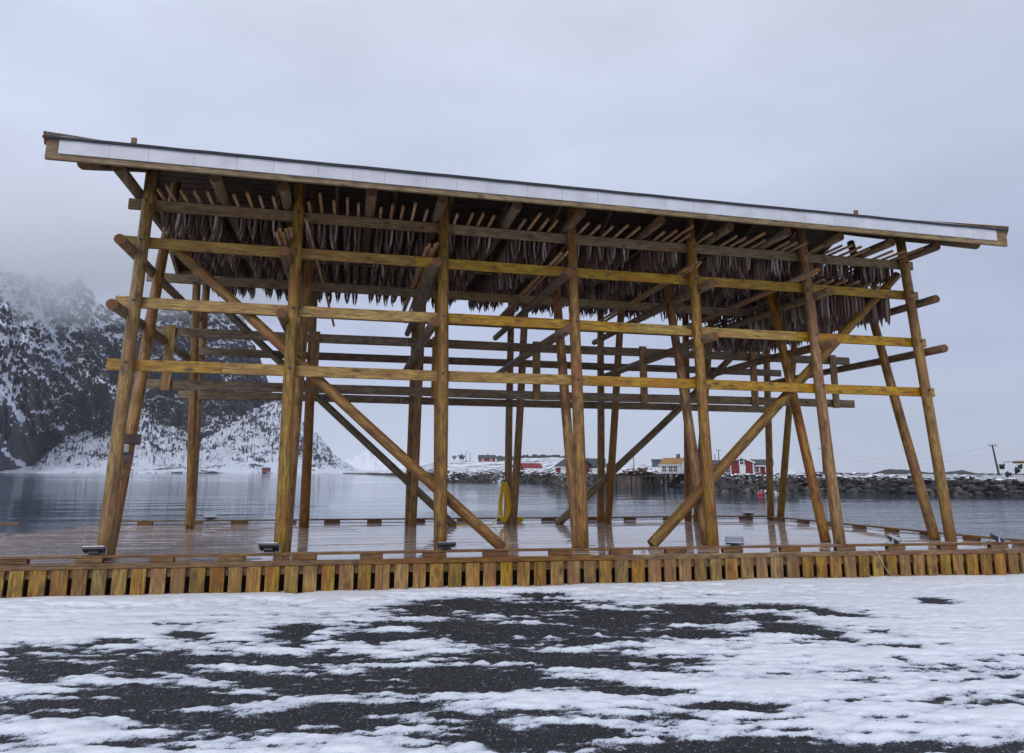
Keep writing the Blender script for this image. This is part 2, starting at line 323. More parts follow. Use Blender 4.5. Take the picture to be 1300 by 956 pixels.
# quayside ground: one sheet, finely divided in front of the quay
def lin(a, b, s): return np.arange(a, b, s)
gx = np.concatenate([-9-np.geomspace(151, .04, 40), lin(-9, 24, .036), 24+np.geomspace(.04, 136, 40)])
gt = np.concatenate([np.array([-9, -6, -4, -2.6, -1.6]), lin(-1.0, 8.6, .036), 8.6+np.geomspace(.04, 170, 50)])
X, T = np.meshgrid(gx, gt[::-1]); Y = front(X) - T
def blob(cx, cy, rx, ry, a=1, rot=-.06):
    c, s = math.cos(rot), math.sin(rot); dx = X-cx; dy = Y-cy; u = (dx*c+dy*s)/rx; v = (-dx*s+dy*c)/ry; return a*np.exp(-(u*u+v*v))
BARE = [(1.94,-4.13,1.54,0.55), (0.89,-4.18,0.70,0.35), (2.80,-4.73,0.83,0.37), (1.07,-3.20,0.24,0.23), (3.62,-5.20,0.79,0.28), (4.39,-5.07,1.04,0.35), (5.01,-3.17,1.00,0.43), (5.58,-2.29,1.53,0.75), (5.80,-3.76,1.57,0.61), (6.63,-3.04,1.16,0.84), (7.60,-3.25,0.68,0.54), (6.85,-3.99,0.70,0.30), (5.51,-4.76,1.14,0.35), (4.75,-5.45,1.06,0.23), (5.04,-1.71,0.64,0.36), (8.64,-4.16,0.41,0.45), (9.45,-2.83,0.64,0.26), (9.64,-3.16,0.31,0.24), (11.77,-2.88,0.26,0.3), (8.72,-3.39,0.30,0.27), (3.07,-2.97,0.19,0.21), (2.95,-3.15,0.22,0.29), (2.99,-3.72,0.16,0.14), (-0.76,0.30,0.34,0.15), (2.87,-0.61,0.2,0.25), (4.28,-3.01,0.18,0.22), (7.55,-4.14,0.61,0.22), (3.89,-3.55,0.25,0.23), (6.70,-5.07,0.30,0.11), (8.86,-5.48,0.09,0.10), (6.27,-1.32,0.46,0.20), (8.82,-4.61,0.21,0.17), (1.84,-2.91,0.26,0.17), (9.72,-3.45,0.30,0.18), (9.31,-5.09,0.16,0.09), (8.09,-2.71,0.63,0.26),
        (3.2,-5.9,1.1,.35), (2.2,-5.3,.9,.4), (4.6,-6.6,.8,.25), (5.9,-5.9,.5,.18), (6.6,-6.4,.4,.14), (3.0,-7.2,1.4,.4), (6.2,-7.3,1.2,.3), (-3,-4.5,2.5,1.2), (-2,-7,3,1), (5,-9,4,1), (13,-8,2,.8)]
bare = np.zeros_like(X)
for i, b in enumerate(BARE): bare = np.maximum(bare, blob(b[0], b[1], b[2]*1.15, b[3]*1.05, 1, -YAW))
cs, sn_ = math.cos(-YAW), math.sin(-YAW); U = X*cs+Y*sn_; V_ = -X*sn_+Y*cs
n_a = fbm(U*.8, V_*3.2, 5, .55); n_b = fbm(U*2.6+9, V_*10.5, 4, .58); n_c = fbm(U*.35+3, V_*.8+5, 3)
n_d = fbm(U*9+3, V_*22+5, 3, .6)
snow = .93 + (n_a-.5)*.95 + (n_b-.5)*1.25 + (n_d-.5)*.8 - bare*.90 + (n_c-.5)*.3 - .10*np.clip((T-5.5)/1.5, 0, 1)
snow = np.where(T < .9, snow+np.clip((.9-T)/.9, 0, 1)*.45*(bare < .5), snow)
right = np.clip((X-9.5)/3, 0, 1); snow = snow + right*.22
sc = np.clip((snow-.5)/.5, 0, 1)
h = -.50 + .035*(fbm(U*.5, V_*.5, 3)-.5)*2 + np.where(T > -.3, .030*sc**.9*(.55+.9*n_a) + .018*(n_b-.5)*sc + .014*(n_d-.5)*sc, 0)
h = h + .06*np.exp(-((T-.25)/.55)**2)*np.clip(.2+1.4*(fbm(X*.45+4, X*0+1.5, 3)), 0, 1)*sc      # little drift against the planks
h = h + .004*(fbm(X*14, Y*14, 2)-.5)
h = np.where(T < -.25, h-np.clip(-.25-T, 0, 9)*.55, h); snow = np.where(T < -.2, .2, snow)
tag(grid_obj('quayside_ground', X, Y, h, GROUND, {'snow': snow}), kind='structure')
# loose gravel lying in the bare patches
fine = (X > -1) & (X < 11.5) & (T > .1) & (Y > -8.3) & (snow < .56)
ii = np.flatnonzero(fine.ravel()); pick = rng.choice(ii, min(30000, len(ii)), replace=len(ii) < 30000)
P = np.stack([X.ravel()[pick], Y.ravel()[pick], h.ravel()[pick]], -1) + rng.uniform(-.018, .018, (len(pick), 3))*[1, 1, 0]
oc = np.array([[1, 0, 0], [0, 1, 0], [-1, 0, 0], [0, -1, 0], [0, 0, .7], [0, 0, -.7]], float); of = np.array([[0, 1, 4], [1, 2, 4], [2, 3, 4], [3, 0, 4], [1, 0, 5], [2, 1, 5], [3, 2, 5], [0, 3, 5]])
def scatter(name, P, size, mat, base=oc, faces=of, flat=.7):
    n = len(P); a = rng.uniform(0, 6.28, n); c, s = np.cos(a), np.sin(a); q = base[None]*rng.uniform(.6, 1.3, (n, len(base), 3)); q = q*size[:, None, None]
    qx = q[..., 0]*c[:, None]-q[..., 1]*s[:, None]; qy = q[..., 0]*s[:, None]+q[..., 1]*c[:, None]
    co = np.stack([qx, qy, q[..., 2]*flat], -1)+P[:, None]; idx = (faces[None]+(np.arange(n)*len(base))[:, None, None]).reshape(-1, 3)
    me = bpy.data.meshes.new(name); me.vertices.add(n*len(base)); me.vertices.foreach_set('co', co.reshape(-1).astype(np.float32))
    me.loops.add(idx.size); me.loops.foreach_set('vertex_index', idx.ravel().astype(np.int32)); me.polygons.add(len(idx))
    me.polygons.foreach_set('loop_start', np.arange(0, idx.size, 3, dtype=np.int32)); me.polygons.foreach_set('loop_total', np.full(len(idx), 3, dtype=np.int32))
    me.update(calc_edges=True); me.materials.append(mat); o = bpy.data.objects.new(name, me); return link(o)
def island_mat(name, cols, rough=.7, snow=None):
    k, t, B, NN, LL = newmat(name); g = NN('ShaderNodeNewGeometry'); c = cr(t, g.outputs['Random Per Island'], cols); tc = NN('ShaderNodeTexCoord').outputs['Object']
    n = noise(t, tc, .9 if snow else 40, 6, .65)
    c = mix(t, cr(t, n, [(.3, 0.0), (.7, .65)]), c, tuple(v*.45 for v in cols[0][1]))
    if snow:
        s = NN('ShaderNodeSeparateXYZ'); LL(g.outputs['Normal'], s.inputs[0]); a = math_(t, 'ADD', s.outputs[2], math_(t, 'MULTIPLY', math_(t, 'SUBTRACT', n, .5), 1.2))
        p = NN('ShaderNodeSeparateXYZ'); LL(tc, p.inputs[0]); a = math_(t, 'ADD', a, math_(t, 'MULTIPLY', math_(t, 'MINIMUM', math_(t, 'SUBTRACT', p.outputs[2], snow[2]), .3), .6))
        c = mix(t, cr(t, a, [(snow[0], 0.0), (snow[1], 1.0)]), c, (.8, .83, .9)); bump(t, B, n, .6, .15)
    LL(c, B.inputs['Base Color']); B.inputs['Roughness'].default_value = rough; return k
GR = island_mat('gravel_stones', [(0, (.012, .013, .017)), (.55, (.04, .042, .05)), (.9, (.12, .122, .135)), (1, (.26, .26, .28))], .55)
tag(scatter('gravel', P, rng.uniform(.007, .019, len(P)), GR), 'dark wet gravel showing through the melting snow', 'gravel', kind='stuff')

# mountain across the bay, built over bearing and distance
def ip(u, pts): xs, ys = zip(*pts); return np.interp(u, xs, ys)
us = np.concatenate([lin(-520, -40, 5), lin(-40, 470, 1.15)]); ds = np.concatenate([lin(640, 940, 7), lin(940, 1180, 3.2), lin(1180, 1700, 16)])
Um, Dm = np.meshgrid(us, ds)
but = ridged(Um*.024+3+Dm*.005, Dm*.008+Um*.004, 5, .58); rn = fbm(Um*.09, Dm*.03, 6, .62); rr_ = ridged(Um*.085+Dm*.05, Dm*.05-Um*.03+5, 5, .65)
Ash = ip(Um, [(-520, 14), (-60, 10), (20, 8), (42, 9), (60, 24), (80, 37), (105, 42), (130, 37), (150, 48), (168, 66), (176, 70), (190, 58), (205, 50), (230, 46), (250, 38), (275, 46), (300, 62), (330, 80), (355, 86), (380, 62), (400, 46), (420, 24), (450, 5), (470, 0)])
shore = 655 + 18*np.sin(Um*.02) + 10*fbm(Um*.1, Um*0, 3)
t1 = np.clip((Dm-shore)/(950-shore), 0, 1); back = np.clip((1250-Dm)/260, 0, 1)
Az = Ash/FPX*950*(.28*t1**.6+.72*t1**1.25)*np.where(Dm > 950, back, 1) + ((fbm(Um*.3, Dm*.10, 5, .6)-.5)*13 + (fbm(Um*.07, Dm*.02+4, 3)-.5)*10)*np.clip(t1*3, 0, 1)*np.clip(Ash/30, .1, 1)
Zm = Az + SEA - .6*(1-t1); Zm = np.where(Dm < shore, SEA-2, Zm); Zm[-1] = -30; Zm[0] = -30
def uxy(u, d): b = YAW+np.arctan((u-650)/FPX*math.cos(PITCH)); return CAM.x+d*np.sin(b), CAM.y+d*np.cos(b)
def uh(U, H, k): return ridged((U+.42*H)*k, (H-.30*U)*k*.62+5, 5, .6)
# the rock face itself: columns over bearing, rows over height
uc = np.concatenate([lin(-520, -30, 4), lin(-30, 372, 1.05)]); vc = np.concatenate([np.linspace(0, 1, 215), [1.01, 1.02, 1.03, 1.04]])
Uc, Vc = np.meshgrid(uc, vc); Hc = ip(Uc, [(-520, 250), (-200, 235), (0, 212), (20, 218), (40, 222), (60, 222), (75, 221), (88, 214), (100, 200), (115, 188), (128, 178), (150, 178), (185, 195), (215, 205), (250, 212), (275, 214), (288, 203), (297, 190), (305, 170), (325, 135), (341, 98), (350, 72), (358, 40), (366, 12), (372, 0)])
Hc = Hc*(1+.025*(fbm(Uc*.13, Uc*0+3, 4)-.5)*2); vv = np.clip(Vc, 0, 1); hp = vv*Hc
d0 = np.where(Uc < 55, 690+4.4*np.clip(Uc, -60, 55), 932+.05*(Uc-55)); d1 = 1100+.1*Uc
big = uh(Uc, hp, .017); med = uh(Uc+40, hp*1.1, .055); sml = fbm(Uc*.35+.2*hp, hp*.42, 5, .62); vert = fbm(Uc*.16, hp*.03, 4, .6)
led = np.abs(((hp*.055+.012*Uc+1.3*fbm(Uc*.03, hp*.05, 3)) % 1)-.5)*2
dd_ = d0+(d1-d0)*vv**1.15 - ((big-.5)*150 + (med-.5)*26 + (sml-.5)*9 + (vert-.5)*30)*np.clip(vv*6, 0.15, 1) - led*5*np.clip(vv*4, 0, 1)
dd_ = np.where(Vc > 1, dd_+(Vc-1)*9000, dd_); dd_ = np.maximum(dd_, 660)
zc = hp/FPX*1040 + SEA-3 - np.where(Vc > 1, (Vc-1)*4000, 0) + (sml-.5)*6*np.clip(vv*5, 0, 1)
Xc, Yc = uxy(Uc, dd_)
MR = rocksnow('mountain_rock', (.026, .028, .040), (.082, .080, .100), .51, .60, .014, nmix=.46, bstr=.8, bdist=6, veg=(.072, .058, .058), snowc=(.72, .76, .86), vstretch=.62, rg=.56, fine=.75)
Um_, pxy, smask = Uc, 598-hp, -.14-.16*np.exp(-((Uc-150)/75)**4-((hp-85)/75)**4)-.14*np.exp(-((Uc-290)/60)**4-((hp-90)/70)**4)
def streak(pts, wd, a):
    global smask
    for (x0, y0), (x1, y1) in zip(pts, pts[1:]):
        dx, dy = x1-x0, y1-y0; tt = np.clip(((Uc-x0)*dx+(pxy-y0)*dy)/(dx*dx+dy*dy), 0, 1); dd = np.hypot(Uc-x0-tt*dx, pxy-y0-tt*dy); smask = smask + 1.25*a*np.exp(-(dd/(wd*(.6+.8*fbm(Uc*.15, hp*.15, 3))))**2)
streak([(12, 405), (25, 430), (45, 455), (60, 485), (70, 497)], 5, .55); streak([(40, 400), (22, 440)], 5, .5); streak([(78, 425), (75, 440), (65, 455)], 2.0, .6); streak([(92, 425), (112, 440), (130, 452)], 4, .5); streak([(140, 465), (150, 490)], 2.5, .6)
streak([(0, 545), (18, 552), (42, 562)], 3, .5); streak([(0, 580), (30, 590)], 4, .45); streak([(-60, 500), (0, 480), (50, 490)], 8, .25); streak([(240, 395), (255, 420)], 6, .45); streak([(200, 440), (215, 480)], 3, .3); streak([(330, 420), (300, 400)], 6, .25)
smask = smask + np.clip((70-Uc)/60, 0, 1)*.16 + np.clip((470-pxy)/70, 0, 1)*.16 + (fbm(Uc*.03, hp*.03, 3)-.5)*.3
tag(grid_obj('mountain_cliff', Xc, Yc, zc, MR, {'snow': smask}), kind='structure')
Xm, Ym = uxy(Um, Dm); sm2 = -.16*np.exp(-((Um-330)/16)**2-((Dm-930)/60)**2) + np.zeros_like(Um)
MS = rocksnow('mountain_scree', (.028, .030, .040), (.085, .085, .10), .70, .82, .05, nmix=.80, bstr=1.0, bdist=5, snowc=(.70, .74, .84))
tag(grid_obj('mountain_scree', Xm, Ym, Zm, MS, {'snow': sm2}), kind='structure')

# the air
bm = bmesh.new(); bmesh.ops.create_cube(bm, size=2); me = bpy.data.meshes.new('haze'); bm.to_mesh(me); bm.free(); hz = link(bpy.data.objects.new('haze', me)); hz.location = (0, 0, 190); hz.scale = (6100, 6100, 235)
k = bpy.data.materials.new('haze'); k.use_nodes = True; t = k.node_tree; t.nodes.clear(); pv = t.nodes.new('ShaderNodeVolumePrincipled'); ou = t.nodes.new('ShaderNodeOutputMaterial'); t.links.new(pv.outputs[0], ou.inputs['Volume'])
pv.inputs['Color'].default_value = (.90, .93, 1, 1); pv.inputs['Density'].default_value = 0.00010; me.materials.append(k); tag(hz, 'thin pale haze over the bay', 'haze', kind='stuff')
# cloud lying on the mountain top
def cloud(name, c, r, dens, seed, lo=.40, hi=.62, sc=1.9):
    bm = bmesh.new(); bmesh.ops.create_cube(bm, size=2); me = bpy.data.meshes.new(name); bm.to_mesh(me); bm.free()
    o = bpy.data.objects.new(name, me); link(o); o.location = c; o.scale = r; o.rotation_euler.z = -bearing(90)
    k = bpy.data.materials.new(name); k.use_nodes = True; t = k.node_tree; t.nodes.clear(); NN = t.nodes.new; LL = t.links.new
    pv = NN('ShaderNodeVolumePrincipled'); ou = NN('ShaderNodeOutputMaterial'); LL(pv.outputs[0], ou.inputs['Volume'])
    tc = NN('ShaderNodeTexCoord').outputs['Object']
    n = noise(t, mapping(t, tc, (r[0]/210, r[1]/210, r[2]/130)), sc, 5, .55, .2); 
    ln = NN('ShaderNodeVectorMath'); ln.operation = 'LENGTH'; LL(tc, ln.inputs[0])
    e = cr(t, ln.outputs['Value'], [(.2, 1.0), (.98, 0.0)])
    d = math_(t, 'MULTIPLY', math_(t, 'SUBTRACT', math_(t, 'ADD', math_(t, 'MULTIPLY', e, .72), n), .74), 2.2, True); d = math_(t, 'MULTIPLY', d, dens)
    LL(d, pv.inputs['Density']); pv.inputs['Color'].default_value = (1, 1, 1, 1); pv.inputs['Anisotropy'].default_value = .35
    me.materials.append(k); tag(o, 'pale grey cloud hiding the mountain top', 'cloud', kind='stuff'); return o
cx_, cy_ = polar(90, 915); cloud('cloud', (cx_, cy_, 272), (660, 115, 152), .027, 1)

# low shore with the village
us = lin(436, 1012, 1.3); wd_ = ip(us, [(436, 640), (500, 420), (545, 250), (560, 190), (650, 186), (690, 160), (703, 128), (754, 126), (762, 144), (866, 144), (874, 116), (940, 106), (970, 102), (1000, 104), (1012, 108)])
ts = np.concatenate([lin(-3, 14, .8), 14+np.geomspace(.8, 500, 70)]); Us, Ts = np.meshgrid(us, ts); Wd = np.interp(Us, us, wd_); Ds = Wd + Ts
hill = ip(Us, [(436, 1), (500, 2.2), (560, 6.6), (600, 7.6), (650, 8.2), (700, 8.0), (760, 5.4), (800, 4.4), (850, 4.2), (900, 4.2), (950, 3), (985, 1.6), (1012, 1.2)])
hs_ = np.clip((Ts-6)/230, 0, 1); Zs = SEA-1.2 + 3.5*ip(Us, [(436, .5), (500, .65), (560, 1), (1012, 1)])*np.clip((Ts+3)/9, 0, 1)**.8 + hill*hs_**1.25 - np.clip(Ts-260, 0, 999)*.05
Zs = Zs + (fbm(Us*.12, Ts*.1, 4)-.5)*.9*np.clip(Ts/10, 0.3, 1) + (ridged(Us*.5, Ts*.4, 3)-.5)*.8*np.clip((14-Ts)/6, 0.15, 1)
bb = YAW+np.arctan((Us-650)/FPX*math.cos(PITCH)); SM = np.where(Ts < 8, -.33, -.24) + .05*np.clip(Ts/100, 0, 1)
SR = rocksnow('shore_rock', (.02, .02, .023), (.085, .07, .06), .66, .8, .35, nmix=.62, bstr=.7, bdist=.6)
Zs[-1] = -12; Zs[0] = -6
tag(grid_obj('village_shore', CAM.x+Ds*np.sin(bb), CAM.y+Ds*np.cos(bb), Zs, SR, {'snow': SM}), kind='structure')
def ridge(name, pts, d0, d1, mat, sm, amp, fr):
    us = lin(pts[0][0], pts[-1][0]+.1, 2); t = np.linspace(0, 1, 24); A, Tt = np.meshgrid(us, t); D = d0+(d1-d0)*Tt
    z = ip(A, pts)/FPX*d1*np.sin(np.clip(Tt*1.15, 0, 1)*math.pi/2)**.8 + amp*(fbm(A*fr, Tt*6, 5)-.5)*np.clip(ip(A, pts)/4, 0, 1); z = z+SEA; z[0] = SEA-20; z[-1] = SEA-40
    b = YAW+np.arctan((A-650)/FPX*math.cos(PITCH)); o = grid_obj(name, CAM.x+D*np.sin(b), CAM.y+D*np.cos(b), z, mat, {'snow': np.full(A.shape, sm)}); return tag(o, kind='structure')
FR = rocksnow('far_rock', (.05, .055, .07), (.12, .12, .14), .66, .82, .004, nmix=.35, bstr=.6, bdist=20)
ridge('far_hills', [(424, 0), (440, 10), (455, 18), (468, 21), (480, 15), (500, 11), (540, 9), (560, 4), (600, 2)], 2600, 3400, FR, .25, 50, .12)
DR = rocksnow('dark_ridge_rock', (.03, .028, .03), (.07, .06, .055), .8, .95, .1, nmix=.3)
ridge('dark_ridge', [(560, 0), (600, 12), (625, 19), (650, 22), (690, 22.5), (720, 22), (745, 19), (770, 11), (800, 8), (850, 8), (890, 11), (920, 11), (950, 6), (980, 2)], 480, 640, DR, -.75, 6, .3)
ridge('far_skerries', [(1010, 0), (1040, 3), (1075, 1.6), (1110, 2), (1128, 6), (1150, 5.5), (1180, 2.5), (1200, 3), (1222, 5), (1240, 2), (1290, 1.6), (1330, 2), (1400, 0)], 700, 900, DR, -.6, 1.5, .3)

# breakwater: embankment and its rocks
pl = [(62, 112), (70, 100), (74, 88), (78.5, 77), (86, 61), (98, 36), (112, 6), (120, -20)]
def along(s):
    s = min(max(s, 0), len(pl)-1.001); i = int(s); f = s-i; return Vector((pl[i][0]*(1-f)+pl[i+1][0]*f, pl[i][1]*(1-f)+pl[i+1][1]*f, 0))
RK = island_mat('breakwater_rock', [(0, (.014, .014, .017)), (.6, (.05, .047, .046)), (.92, (.12, .108, .10)), (1, (.2, .18, .17))], .8, snow=(.84, 1.0, .3))
n_, prof = 60, [(-1.5, -3.2), (0, -1.9), (3.2, .1), (4.6, .62), (8.5, .72), (10, 1.0), (14, .4), (20, -3)]
bx = np.zeros((len(prof), n_)); by = bx.copy(); bz = bx.copy(); bs = bx.copy()
for j in range(n_):
    s = j/(n_-1)*(len(pl)-1.001); p = along(s); d = (along(s+.05)-along(s-.05)).normalized(); nrm = Vector((-d.y, d.x, 0)) if (-d.y*1+d.x*.5) > 0 else Vector((d.y, -d.x, 0))
    for i, (a, z) in enumerate(prof):
        q = p+nrm*a; bx[i, j], by[i, j], bz[i, j] = q.x, q.y, z+random.uniform(-.08, .08); bs[i, j] = .4 if i in (3, 4, 5) else -.5
BW = rocksnow('breakwater_fill', (.02, .02, .022), (.06, .055, .05), .6, .8, .5, nmix=.3)
tag(grid_obj('breakwater_bank', bx, by, bz, BW, {'snow': bs}), kind='structure')
bm = bmesh.new(); bmesh.ops.create_icosphere(bm, subdivisions=2, radius=1); rb_ = np.array([v.co[:] for v in bm.verts]); rf_ = np.array([[v.index for v in f.verts] for f in bm.faces]); bm.free()
def rocks(name, P, size, mat, label):
    n = len(P); V = np.zeros((n, len(rb_), 3))
    for i in range(n):
        q = rb_.copy()
        for _ in range(11):      # cut flat facets
            d = rng.normal(size=3); d /= np.linalg.norm(d); c = rng.uniform(.38, .75); k = q@d; q -= np.outer(np.clip(k-c, 0, None), d)
        q = q*rng.uniform(.65, 1.25, 3)*[1.15, 1.15, .8]*size[i]; a = rng.uniform(0, 6.28); c, s = math.cos(a), math.sin(a); q = q@np.array([[c, s, 0], [-s, c, 0], [0, 0, 1]]); V[i] = q+P[i]
    idx = (rf_[None]+(np.arange(n)*len(rb_))[:, None, None]).reshape(-1, 3); me = bpy.data.meshes.new(name)
    me.vertices.add(n*len(rb_)); me.vertices.foreach_set('co', V.reshape(-1).astype(np.float32)); me.loops.add(idx.size); me.loops.foreach_set('vertex_index', idx.ravel().astype(np.int32)); me.polygons.add(len(idx))
    me.polygons.foreach_set('loop_start', np.arange(0, idx.size, 3, dtype=np.int32)); me.polygons.foreach_set('loop_total', np.full(len(idx), 3, dtype=np.int32)); me.update(calc_edges=True); me.materials.append(mat)
    return tag(link(bpy.data.objects.new(name, me)), label, 'rocks', kind='stuff')
P = []; sz = []
for j in range(1500):
    s = random.uniform(.2, len(pl)-1.1); p = along(s); d = (along(s+.05)-along(s-.05)).normalized(); nrm = Vector((-d.y, d.x, 0)) if (-d.y*1+d.x*.5) > 0 else Vector((d.y, -d.x, 0))
    a = random.uniform(-.6, 4.4) if j < 1150 else random.uniform(9, 12.5); z = np.interp(a, [-1.5, 0, 3.2, 4.6, 8.5, 10, 14], [-3.2, -1.75, .1, .45, .5, .75, .1]); q = p+nrm*a
    P.append((q.x, q.y, z+random.uniform(-.1, .15))); sz.append(random.uniform(.32, .78)*(1.25 if random.random() < .2 else 1) if j < 1150 else random.uniform(.25, .6)*(1.5 if random.random() < .04 else 1))
rocks('breakwater_rocks', np.array(P), np.array(sz), RK, 'dark boulders piled along the breakwater with patches of snow')
P = []; sz = []
for j in range(1500):
    px = random.uniform(540, 1010)
    if 752 < px < 876: continue
    tt = random.uniform(-2.2, 7); d = float(np.interp(px, us, wd_)) + tt; x, y = polar(px, d)
    P.append((x, y, SEA-1.2+3.5*max(0, min(1, (tt+3)/9))**.8+random.uniform(-.15, .2))); sz.append(random.uniform(.25, .8)*(1 if px < 700 else .75))
rocks('shore_rocks', np.array(P), np.array(sz), RK, 'dark rocks along the far shore below the village')

# ------------------------------------------------------------------ the quay
def slope_line(x0, y0, k): return lambda x: y0+k*(x-x0)
quay = empty('wooden_quay', (-4.2, -.13, 0)); tag(quay, 'brown timber quay with wet deck boards, plank skirting and low kerb rail', 'quay')
qi = Vector(quay.location)
def qb(mb, name, mats):     # link a mesh built in world coordinates under the quay
    o = mb.build(name, mats, quay); o.location = -qi; return o
FL, FRt, BR, BL = Vector((-4.3, front(-4.3), 0)), Vector((15.72, front(15.72), 0)), Vector((14.95, 6.3, 0)), Vector((-2.3, 7.40, 0))
dk = MB(); nb = 54
for i in range(nb):
    t0, t1 = i/nb, (i+1)/nb; tm = (t0+t1)/2; a = FL.lerp(BL, tm); b = FRt.lerp(BR, tm); wdt = (BL-FL).length/nb-.013
    cuts = [0]+sorted([((i*.37+.11) % .5)*.5+.02+k*.26 for k in range(4)])+[1]
    for c0_, c1_ in zip(cuts, cuts[1:]):
        if c1_-c0_ < .01: continue
        tl = random.gauss(0, .012); z = -.023+random.uniform(-.0025, .0015); p = a.lerp(b, c0_)+Vector((.003, 0, z)); q = a.lerp(b, c1_)-Vector((.003, 0, -z)); dk.bar(p, q, wdt, .044, upv=(0, tl, 1), c=.006)
deck = qb(dk, 'deck_boards', DECK)
edge = MB()
for A_, B_ in ((FL, FRt), (FRt, BR), (BR, BL), (BL, FL)):
    dd = (B_-A_).normalized(); nn = Vector((dd.y, -dd.x, 0)); L_ = (B_-A_).length; k = max(1, round(L_/4.4))
    for i in range(k):
        p = A_+dd*(L_*i/k+.002)+nn*.03; q = A_+dd*(L_*(i+1)/k-.002)+nn*.03; z = -.035+random.uniform(-.002, .002)
        e = board('edge_beam', p+Vector((0, 0, z))-qi, q+Vector((0, 0, z))-qi, .05, .075, quay, KERB)
sk = MB(); bk = MB()
for A_, B_ in ((FL, FRt), (FRt, BR), (BR, BL), (BL, FL)):
    dd = (B_-A_).normalized(); nn = Vector((dd.y, -dd.x, 0)); L_ = (B_-A_).length; s = .05
    while s < L_-.2:
        wp = random.uniform(.185, .215); c = A_+dd*(s+wp/2)+nn*.034; t_ = random.uniform(-.003, .003); lean = random.uniform(-.004, .004)
        sk.bar(c+Vector((0, 0, -.98))+dd*lean, c+nn*t_+Vector((0, 0, -.076)), wp, .038, upv=nn, c=.004); s += wp+random.uniform(.058, .076)
    k = max(1, round(L_/3.7))
    for i in range(k):
        p = A_+dd*(L_*i/k+.003)-nn*.012+Vector((0, 0, -.138)); q = A_+dd*(L_*(i+1)/k-.003)-nn*.012+Vector((0, 0, -.138)); bk.bar(p, q, .045, .125, c=.004)
qb(sk, 'skirting_planks', SKIRT); qb(bk, 'backing_board', wood('backing_board', (.20, .115, .028), (.13, .07, .016), (.15, .06, .02), island=True, vary=.2))
# dark lining boards and piles under the deck
un = MB()
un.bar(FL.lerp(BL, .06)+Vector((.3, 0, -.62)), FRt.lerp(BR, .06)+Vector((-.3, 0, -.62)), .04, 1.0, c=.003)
for i in range(9):
    for j in (.12, .5, .9):
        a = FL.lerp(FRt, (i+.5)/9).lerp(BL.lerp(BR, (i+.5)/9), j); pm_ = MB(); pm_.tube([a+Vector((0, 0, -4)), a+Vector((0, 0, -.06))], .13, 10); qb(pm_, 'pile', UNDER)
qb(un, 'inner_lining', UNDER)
BLK = []
def kerb(A_, B_, first, step, inset, gaps=()):
    dd = (B_-A_).normalized(); nn = Vector((dd.y, -dd.x, 0)); L_ = (B_-A_).length; k = max(1, round(L_/4.2)); off = -nn*inset-qi
    for i in range(k):
        z = Vector((0, 0, .088+random.uniform(-.002, .002))); board('kerb_rail', A_+dd*(L_*i/k+.003)+z+off, A_+dd*(L_*(i+1)/k-.003)+z+off, .11, .036, quay, KERB)
    s = first
    while s < L_-.1:
        c = A_+dd*s+Vector((0, 0, .036))+off; l = random.uniform(.17, .21); board('spacer_block', c-dd*l, c+dd*l*random.uniform(.8, 1), .095, .065, quay, KERB, c=.004); s += step*random.uniform(.93, 1.07)
kerb(FL+Vector((.06, 0, 0)), FRt, .35, .98, .07); kerb(FRt.lerp(BR, .02), BR, .3, .95, .07); kerb(BR.lerp(BL, .01), BL, .4, 1.12, .07)
# lower jetty off the left end
jt = empty('lower_jetty', (-8, 6.2, -.12)); tag(jt, 'low grey timber jetty with a thin rail at the left behind the quay', 'jetty'); ji = Vector(jt.location)
jb = MB()
for i in range(16): jb.bar(Vector((-14, 3.9+i*.2, -.16)), Vector((-2.9+i*.045, 3.9+i*.2, -.16)), .188, .05, c=.004)
o = jb.build('deck_boards', DECK, jt); o.location = -ji
board('kerb_rail', Vector((-9.5, 5.9, .03))-ji, Vector((-3.9, 7.05, .08))-ji, .12, .045, jt, KERB)
for x in (-12, -8, -4): jb = MB(); jb.tube([(x, 5.2, -4), (x, 5.2, -.19)], .12, 10); o = jb.build('pile', UNDER, jt); o.location = -ji

# ------------------------------------------------------------------ the drying rack
rack = empty('drying_rack', (0, 0, 0)); tag(rack, 'large open timber fish drying rack of round poles under a shallow gable roof', 'drying rack')
LEAN = .0738; BX = [0.03, 2.52, 5.01, 7.46, 9.91, 12.51, 15.0]; TX = [0.01, 2.44, 5.01, 7.47, 9.97, 12.52, 14.98]
def fy(z): return LEAN*z
EY, EZ, SL, RY, EYR = -1.2, 5.74, .42, 2.98, 6.55          # eave line, roof slope, ridge
def ru(y): return EZ+SL*((y-EY) if y < RY else (2*RY-y-EY))   # underside of the rafters
for i in range(7):
    b, t = BX[i], TX[i]; top = 6.28; k = (t-b)/5.75
    log('post', (b, 0, .0), (b+k*top, fy(top), top), .105, .093, rack, POST)
    x = 2.5*i; lx = (0.0, 2.5, 5.0, 7.5, 10.0, 12.5, 15.0)[i] + (.0, .07, .07, .0, .0, .0, .0)[i]
    log('raking_leg', (lx-.02, .36, .0), (lx+.02, 2.02, 6.75), .099, .083, rack, POST)
    log('post', (x, 6.04, 0), (x-.02, 5.60, 6.28), .098, .088, rack, POST)
    log('raking_leg', (x+.06, 5.68, .0), (x+.04, 3.98, 6.75), .095, .083, rack, POST)
